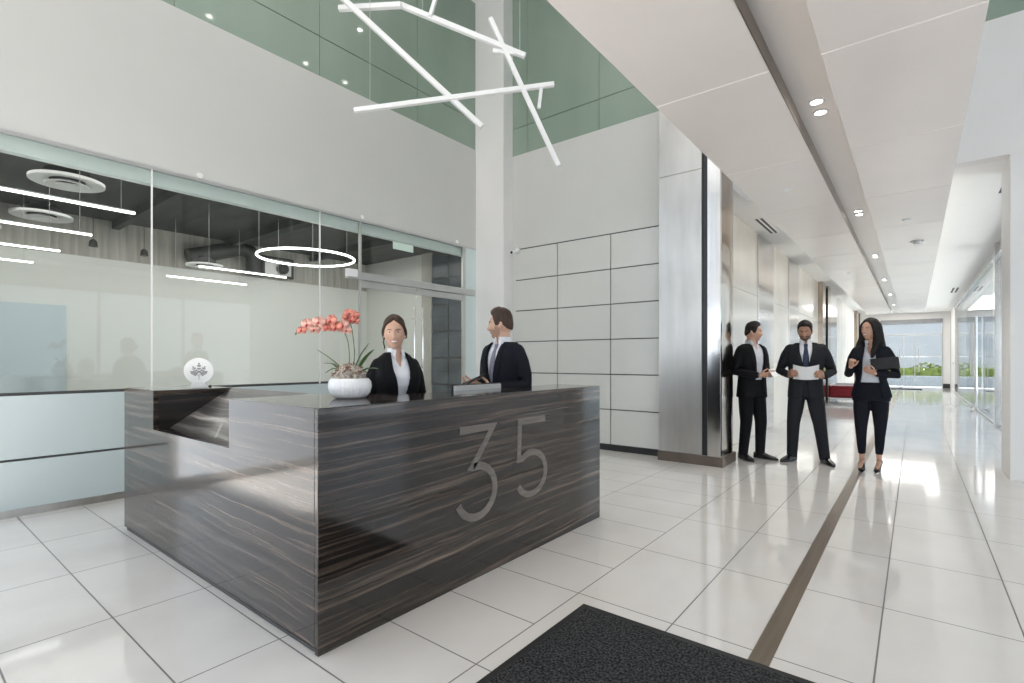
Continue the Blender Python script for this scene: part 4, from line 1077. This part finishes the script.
    if tie:
        t_ = MB(); rs = []
        for z in np.linspace(1.470, 1.06, 20):
            a, bb, yc = prof_at(PR, z); w = np.interp(z, (1.06, 1.30, 1.435, 1.445, 1.47), (.042, .034, .017, .022, .019)); y = yc-bb-.001-(.010 if z > 1.44 else .003)
            if z > 1.43: y = np.interp(z, (1.43, 1.47), (y, -.078))
            rs.append([(w, y+.010, z), (w*.55, y, z), (-w*.55, y, z), (-w, y+.010, z), (0, y+.018, z)])
        t_.rings(rs); t_.build('tie', M[tie], root, smooth='auto')
    # ---- jacket
    j = MB(); shell(j, PR, hem, 1.488, gap, .020, .024)
    for s_, e, w in ((-1, *arms[0]), (1, *arms[1])):
        e, w = np.array(e), np.array(w); sh = np.array((s_*(sw-.006), .004, sz-.002)); wr = w + (e-w)*.10
        rad = (.069, .065, .058, .052, .046, .041) if not fem else (.057, .056, .051, .047, .041, .037)
        j.tube([sh-np.array((s_*.02, 0, -.006)), sh+(e-sh)*.3, sh+(e-sh)*.7, e, e+(wr-e)*.55, wr], [q*build for q in rad], 18, round_ends=True)
    jo = j.remesh('jacket', M[suit], .0075, 3, root)
    for s_ in (-1, 1):
        l = MB(); rs = []; zb = next((z for z in np.arange(1.42, 1.0, -.01) if gap(z) < .016), 1.10)
        for z in np.linspace(1.47, max(zb, 1.08), 14):
            a, bb, yc = prof_at(PR, z); a += .024; bb += .024; g = gap(z); u = (1.47-z)/(1.47-max(zb, 1.08))
            w = lapel*(np.interp(u, (0, .22, .34, .36, .7, 1), (.55, .8, .95, 1.15, .8, .12)))
            ring = []
            for x in (g-.002, g+w):
                q = min(.98, abs(x)/a); ring.append((s_*x, yc-bb*(1-q**2.4)**(1/2.4)-.003, z))
            rs.append([ring[0], ring[1], (ring[1][0], ring[1][1]+.006, z), (ring[0][0], ring[0][1]+.006, z)])
        l.rings(rs); l.build('lapel', M[suit], jo, smooth='auto')
    for s_, e, w in ((-1, *arms[0]), (1, *arms[1])):                    # shirt cuffs
        e, w = np.array(e), np.array(w); d = unit(w-e); MB().tube([w-d*.045, w-d*.006], [.034, .032] if not fem else [.030, .028], 16, round_ends=False).build('cuff', M[shirt], shirt_o, smooth='auto') if not fem else None
    # ---- trousers and shoes
    if legs:
        t_ = MB(); loft(t_, PR, .82, 1.03, .006)
        for (hip, kn, an) in legs:
            hip, kn, an = map(np.array, (hip, kn, an))
            if fem: rr = (.088, .084, .062, .052, .046, .036)
            else: rr = (.098, .090, .072, .066, .061, .057)
            lowz = an + (kn-an)*(.0 if not heels else .13)
            low = lowz if heels else an - np.array((0, 0, .035))
            t_.tube([hip+np.array((0, 0, .03)), hip+(kn-hip)*.45, kn, kn+(low-kn)*.35, kn+(low-kn)*.7, low], [q*build for q in rr], 18, round_ends=False)
        t_.remesh('trousers', M[bottoms or suit], .0075, 3, root)
        for k, (hip, kn, an) in enumerate(legs):
            an = np.array(an); kn = np.array(kn); yaw = legs_yaw[k] if (legs_yaw := getattr(person, 'yaw', None)) else 0
            s_ = MB(); L0 = .30 if not fem else .25; rs = []
            for u in np.linspace(0, 1, 16):
                y = .075 - L0*u
                if not fem:
                    w = .041*np.interp(u, (0, .06, .3, .55, .7, .9, 1), (.55, .85, .92, 1.08, 1.12, .75, .25)); ht = np.interp(u, (0, .1, .3, .5, .7, .92, 1), (.075, .095, .10, .072, .052, .036, .02)); z0 = 0
                else:
                    w = .033*np.interp(u, (0, .06, .3, .55, .72, .9, 1), (.55, .85, .85, 1.0, 1.1, .65, .15)); z0 = heels*np.interp(u, (0, .25, .7, 1), (1, .9, .06, .0))+.004
                    ht = z0 + np.interp(u, (0, .1, .25, .5, .7, .92, 1), (.055, .050, .026, .022, .034, .026, .012))
                rs.append([(w*math.copysign(abs(math.cos(q))**.7, math.cos(q)), y, (z0+ht)/2+(ht-z0)/2*math.copysign(abs(math.sin(q))**.6, math.sin(q))) for q in np.linspace(0, 2*PI, 18, endpoint=False)])
            s_.rings(rs)
            if heels: s_.tube([(0, .062, heels*.9), (0, .064, .004)], [.017, .006], 10, round_ends=False)
            RZ_ = rotz(R(yaw)); base = np.array((an[0], an[1], 0)); 
            s_.move(lambda p: RZ_ @ p + base); s_.build('shoe', M['shoe'], root, smooth='auto')
    # ---- scale to height
    for o in set(bpy.data.objects) - start_objs:
        if o.type == 'MESH': o.data.transform(Matrix.Scale(K, 4))
    return root, K

def lin(*pts):
    xs = [p[0] for p in pts]; ys = [p[1] for p in pts]
    return lambda z: float(np.interp(z, xs, ys))

# man at the left of the corridor group
person.yaw = (-10, 25)
p1, k1 = person('dark haired man in a black suit without a tie beside the steel pier', (-1.67, 7.15, 0), (.84, -.54), 1.775, 'skin_b', 'hair_dark', 'black_suit', 'shirt_grey',
    head_yaw=42, head_pitch=2, arms=(((-.245, .04, 1.13), (-.085, -.215, 1.085)), ((.262, .03, 1.13), (.075, -.235, 1.095))),
    hands=[dict(W=(-.085, -.215, 1.085), d=(.75, -.62, .12), n=(.45, .55, .65), t=(.1, -.5, .8), curl=(30, 40, 35)), dict(W=(.075, -.235, 1.095), d=(-.55, -.80, .05), n=(-.3, .1, .95), t=(-.6, .3, .3), curl=(25, 35, 30))],
    legs=[((-.09, 0, .86), (-.105, -.015, .48), (-.115, .03, .085)), ((.09, 0, .86), (.12, -.03, .48), (.135, .0, .085))],
    gap=lin((.80, .085), (.98, .060), (1.12, .058), (1.30, .078), (1.40, .088), (1.488, .078)), bottoms='black_suit', open_collar=True, shirt_v=lin((.93, .0), (1.40, .001), (1.42, .006), (1.492, .034)))
# man reading paper
person.yaw = (-34, 22)
p2, k2 = person('bearded man in a charcoal suit and navy tie looking down at a white paper', (-1.085, 7.36, 0), (.17, -.98), 1.785, 'skin_c', 'hair_dark', 'charcoal', 'shirt',
    head_yaw=-8, head_pitch=16, arms=(((-.285, .04, 1.135), (-.185, -.165, 1.085)), ((.285, .04, 1.125), (.180, -.165, 1.075))),
    hands=[dict(W=(-.185, -.165, 1.085), d=(.38, -.88, .20), n=(.85, .4, .1), t=(-.1, -.2, .95), curl=(35, 45, 35)), dict(W=(.180, -.165, 1.075), d=(-.38, -.88, .22), n=(-.85, .4, .1), t=(.1, -.2, .95), curl=(35, 45, 35))],
    legs=[((-.09, 0, .86), (-.135, -.02, .48), (-.150, .02, .085)), ((.09, 0, .86), (.150, -.03, .48), (.205, -.01, .085))],
    gap=lin((.80, .045), (.95, .014), (1.08, .003), (1.12, .008), (1.38, .072), (1.488, .078)), tie='tie_navy', stubble='stubble', bottoms='charcoal', build=1.03)
# woman walking
person.yaw = (6, -4)
p3, k3 = person('long haired woman in a dark trouser suit carrying a black folder under one arm', (-.40, 7.22, 0), (-.06, -1.0), 1.765, 'skin_b', 'hair_dark', 'navy', 'shirt_grey', fem=1.0,
    head_yaw=-32, head_pitch=0, head_roll=3, smile=True, hairdo='long', arms=(((-.225, .03, 1.12), (-.175, -.15, 1.205)), ((.235, .05, 1.115), (.055, -.175, 1.135))),
    hands=[dict(W=(-.175, -.15, 1.205), d=(.15, -.35, .9), n=(.6, .75, .1), t=(.7, -.6, .1), curl=(70, 80, 45)), dict(W=(.055, -.175, 1.135), d=(-.60, -.45, .30), n=(.3, .85, .35), t=(.2, -.1, .95), curl=(35, 40, 30))],
    legs=[((-.085, 0, .88), (-.090, -.05, .52), (-.088, .00, .150)), ((.085, 0, .88), (.085, .02, .52), (.070, .045, .150))],
    gap=lin((.86, .120), (1.00, .105), (1.20, .075), (1.38, .058), (1.488, .052)), shirt_v=lin((.93, .0), (1.34, .0), (1.38, .018), (1.492, .05)), heels=.07, hem=.86, bottoms='navy', head_k=1.0)
# receptionist
p4, k4 = person('smiling receptionist with tied back brown hair in a black blazer behind the desk', (-2.86, 2.30, 0), (.97, -.30), 1.59, 'skin_a', 'hair_brown', 'black_suit', 'shirt', fem=1.0,
    head_yaw=-24, head_pitch=3, head_roll=-2, smile=True, hairdo='tied', head_k=1.06, arms=(((-.225, .02, 1.11), (-.17, -.12, .90)), ((.225, .02, 1.11), (.16, -.12, .90))),
    hands=[dict(W=(-.17, -.12, .90), d=(.2, -.7, -.6), n=(0, .5, -.8), t=(.9, 0, 0)), dict(W=(.16, -.12, .90), d=(-.2, -.7, -.6), n=(0, .5, -.8), t=(-.9, 0, 0))],
    legs=[((-.085, 0, .88), (-.088, -.01, .50), (-.09, .02, .085)), ((.085, 0, .88), (.088, -.01, .50), (.09, .02, .085))],
    gap=lin((.80, .03), (1.05, .012), (1.12, .028), (1.36, .075), (1.488, .065)), shirt_v=lin((.93, .0), (1.37, .0), (1.40, .012), (1.492, .045)), bottoms='black_suit', lapel=.055)
# man with tablet behind the desk
person.yaw = (0, 0)
p5, k5 = person('man in a navy suit and grey tie holding a tablet behind the desk', (-2.66, 3.24, 0), (-.10, -.99), 1.70, 'skin_a', 'hair_brown', 'navy', 'shirt',
    head_yaw=-56, head_pitch=2, head_k=1.04, arms=(((-.245, .02, 1.12), (-.115, -.20, 1.13)), ((.262, .03, 1.13), (.07, -.20, 1.10))),
    hands=[dict(W=(-.115, -.20, 1.13), d=(-.1, -.95, .1), n=(.5, .2, .8), t=(.3, -.2, .9), curl=(20, 30, 25)), dict(W=(.07, -.20, 1.10), d=(-.65, -.70, .10), n=(-.3, .2, .9), t=(-.3, .2, .9), curl=(20, 30, 25))],
    legs=[((-.09, 0, .86), (-.1, -.015, .48), (-.105, .03, .085)), ((.09, 0, .86), (.1, -.015, .48), (.105, .03, .085))],
    gap=lin((.80, .05), (.98, .012), (1.06, .010), (1.12, .024), (1.38, .070), (1.488, .076)), tie='tie_grey', stubble='stubble_l', bottoms='navy')

def at(root, K, p):
    a = root.rotation_euler[2]; q = rotz(a) @ (np.array(p)*K); return np.array(root.location) + q
# what they hold
ph = MB().box(-.034, .034, -.058, .058, -.004, .004).build('phone', M['whitep'], bevel=.003); ph.location = at(p1, k1, (.0, -.345, 1.125)); ph.rotation_euler = (R(50), R(-12), R(40)); tag(ph, 'white phone in the joined hands of the man in black', 'phone')
pa = MB(); rs = []
for u in np.linspace(-1, 1, 21):
    zc = .030*abs(u)**1.5; yc = -.05*(1-u*u); x = .138*u
    rs.append([(x, yc-.085, .105+zc), (x, yc-.0835, .105+zc), (x, yc+.0015, -.055+zc*.3), (x, yc, -.055+zc*.3)])
pa.rings(rs); pa = pa.build('paper_sheet', M['paper'], smooth='auto'); pa.location = at(p2, k2, (-.003, -.175, 1.085)); pa.rotation_euler = (0, 0, p2.rotation_euler[2]); tag(pa, 'white paper held up in both hands by the man in charcoal', 'paper')
fo = empty('folder', at(p3, k3, (.145, -.165, 1.25))); fo.rotation_euler = (R(8), R(-6), p3.rotation_euler[2]+R(4)); tag(fo, 'black leather folder under the arm of the long haired woman', 'folder')
MB().box(-.13, .13, -.018, -.012, -.062, .062).box(-.13, .13, .012, .018, -.062, .062).box(-.13, -.124, -.018, .018, -.062, .062).build('cover', M['rubber'], fo, bevel=.003)
MB().box(-.123, .123, -.011, .011, -.058, .058).build('pages', M['joint'], fo)
tb = empty('tablet', at(p5, k5, (-.045, -.335, 1.158))); tb.rotation_euler = (R(24), R(-14), p5.rotation_euler[2]+R(-28)); tag(tb, 'dark tablet in the hands of the man behind the desk', 'tablet')
MB().box(-.088, .088, -.122, .122, -.004, .003).build('case', M['black'], tb, bevel=.003); MB().box(-.08, .08, -.112, .112, .003, .0042).build('screen', M['screen'], tb)
#PEND

# ------------------------------------------------------------------ light
wd = bpy.data.worlds.new('sky'); SC.world = wd; wd.use_nodes = True; nt = wd.node_tree; nt.nodes.clear()
bg = nt.nodes.new('ShaderNodeBackground'); ow = nt.nodes.new('ShaderNodeOutputWorld'); nt.links.new(bg.outputs[0], ow.inputs[0])
tc = nt.nodes.new('ShaderNodeTexCoord'); sp = nt.nodes.new('ShaderNodeSeparateXYZ'); nt.links.new(tc.outputs['Generated'], sp.inputs[0])
rp_ = nt.nodes.new('ShaderNodeValToRGB'); rp_.color_ramp.elements[0].position = 0; rp_.color_ramp.elements[0].color = (.76, .88, 1, 1)
rp_.color_ramp.elements[1].position = .6; rp_.color_ramp.elements[1].color = (.72, .84, 1, 1)
nt.links.new(sp.outputs[2], rp_.inputs[0]); nt.links.new(rp_.outputs[0], bg.inputs[0]); bg.inputs[1].default_value = 2.1

def area(name, loc, sx, sy, power, rot=(0, 0, 0), col=(1, .96, .91), portal=False, spread=180):
    l = bpy.data.lights.new(name, 'AREA'); l.shape = 'RECTANGLE'; l.size = sx; l.size_y = sy; l.energy = power; l.color = col; l.spread = R(spread)
    if portal: l.cycles.is_portal = True
    o = bpy.data.objects.new(name, l); COL.objects.link(o); o.location = loc; o.rotation_euler = rot
    return o
sl = bpy.data.lights.new('sun', 'SUN'); sl.energy = 23; sl.angle = R(3); sl.color = (1, .965, .92)
so_ = bpy.data.objects.new('sun', sl); COL.objects.link(so_); so_.rotation_euler = Vector((.52, -.065, -.85)).to_track_quat('-Z', 'Y').to_euler()
area('portal_front', (-.4, -6.0, 1.55), 10.8, 3.1, 1, (R(90), 0, 0), portal=True)
area('portal_right', (5.0, .8, 1.55), 3.1, 13.6, 1, (0, R(90), 0), portal=True)
area('portal_left', (GX, -2.85, 3.65), 7.3, 6.3, 1, (0, R(-90), 0), portal=True)
area('lobby_lamps', (-3.6, 2.6, CZ-.05), 3.5, 6.0, 40, col=(1, .93, .85), spread=130)
area('fill_front', (-.4, -5.85, 1.6), 10.5, 3.0, 90, (R(90), 0, 0), col=(1, .97, .93))  # added fill lamp behind the camera, brightens the desk side
area('office_lamps', (-9.2, 4.5, OZ-.2), 5.0, 7.5, 170, col=(1, .98, .95))
area('fill_corridor_end', (-.3, 26.8, KZ-.02), 2.0, 6.5, 130)  # added fill without a fixture, brightens the far end wall
for k in range(7):
    l = bpy.data.lights.new('downlight_beam', 'SPOT'); l.energy = 60; l.spot_size = R(120); l.spot_blend = .6; l.shadow_soft_size = .05; l.color = (1, .93, .85)
    o = bpy.data.objects.new('downlight_beam', l); COL.objects.link(o); o.location = (-.525, 4.09+3.2*k, RZ-.01)

# ------------------------------------------------------------------ camera
cd = bpy.data.cameras.new('camera'); co = bpy.data.objects.new('camera', cd); COL.objects.link(co)
cd.sensor_width = 36; cd.lens = 509.4/1024*36; cd.shift_y = 18.5/1024; cd.clip_start = .05; cd.clip_end = 300
co.location = (0, 0, 1.29); co.rotation_euler = (R(90), 0, R(38.35)); SC.camera = co
SC.view_settings.view_transform = 'Standard'; SC.view_settings.look = 'None'; SC.view_settings.gamma = 1; SC.view_settings.use_curve_mapping = False
SC.view_settings.exposure = -0.1
SC.cycles.max_bounces = 10; SC.cycles.diffuse_bounces = 6; SC.cycles.glossy_bounces = 6; SC.cycles.transparent_max_bounces = 16; SC.cycles.caustics_reflective = False; SC.cycles.caustics_refractive = False
SC.cycles.sample_clamp_indirect = 6
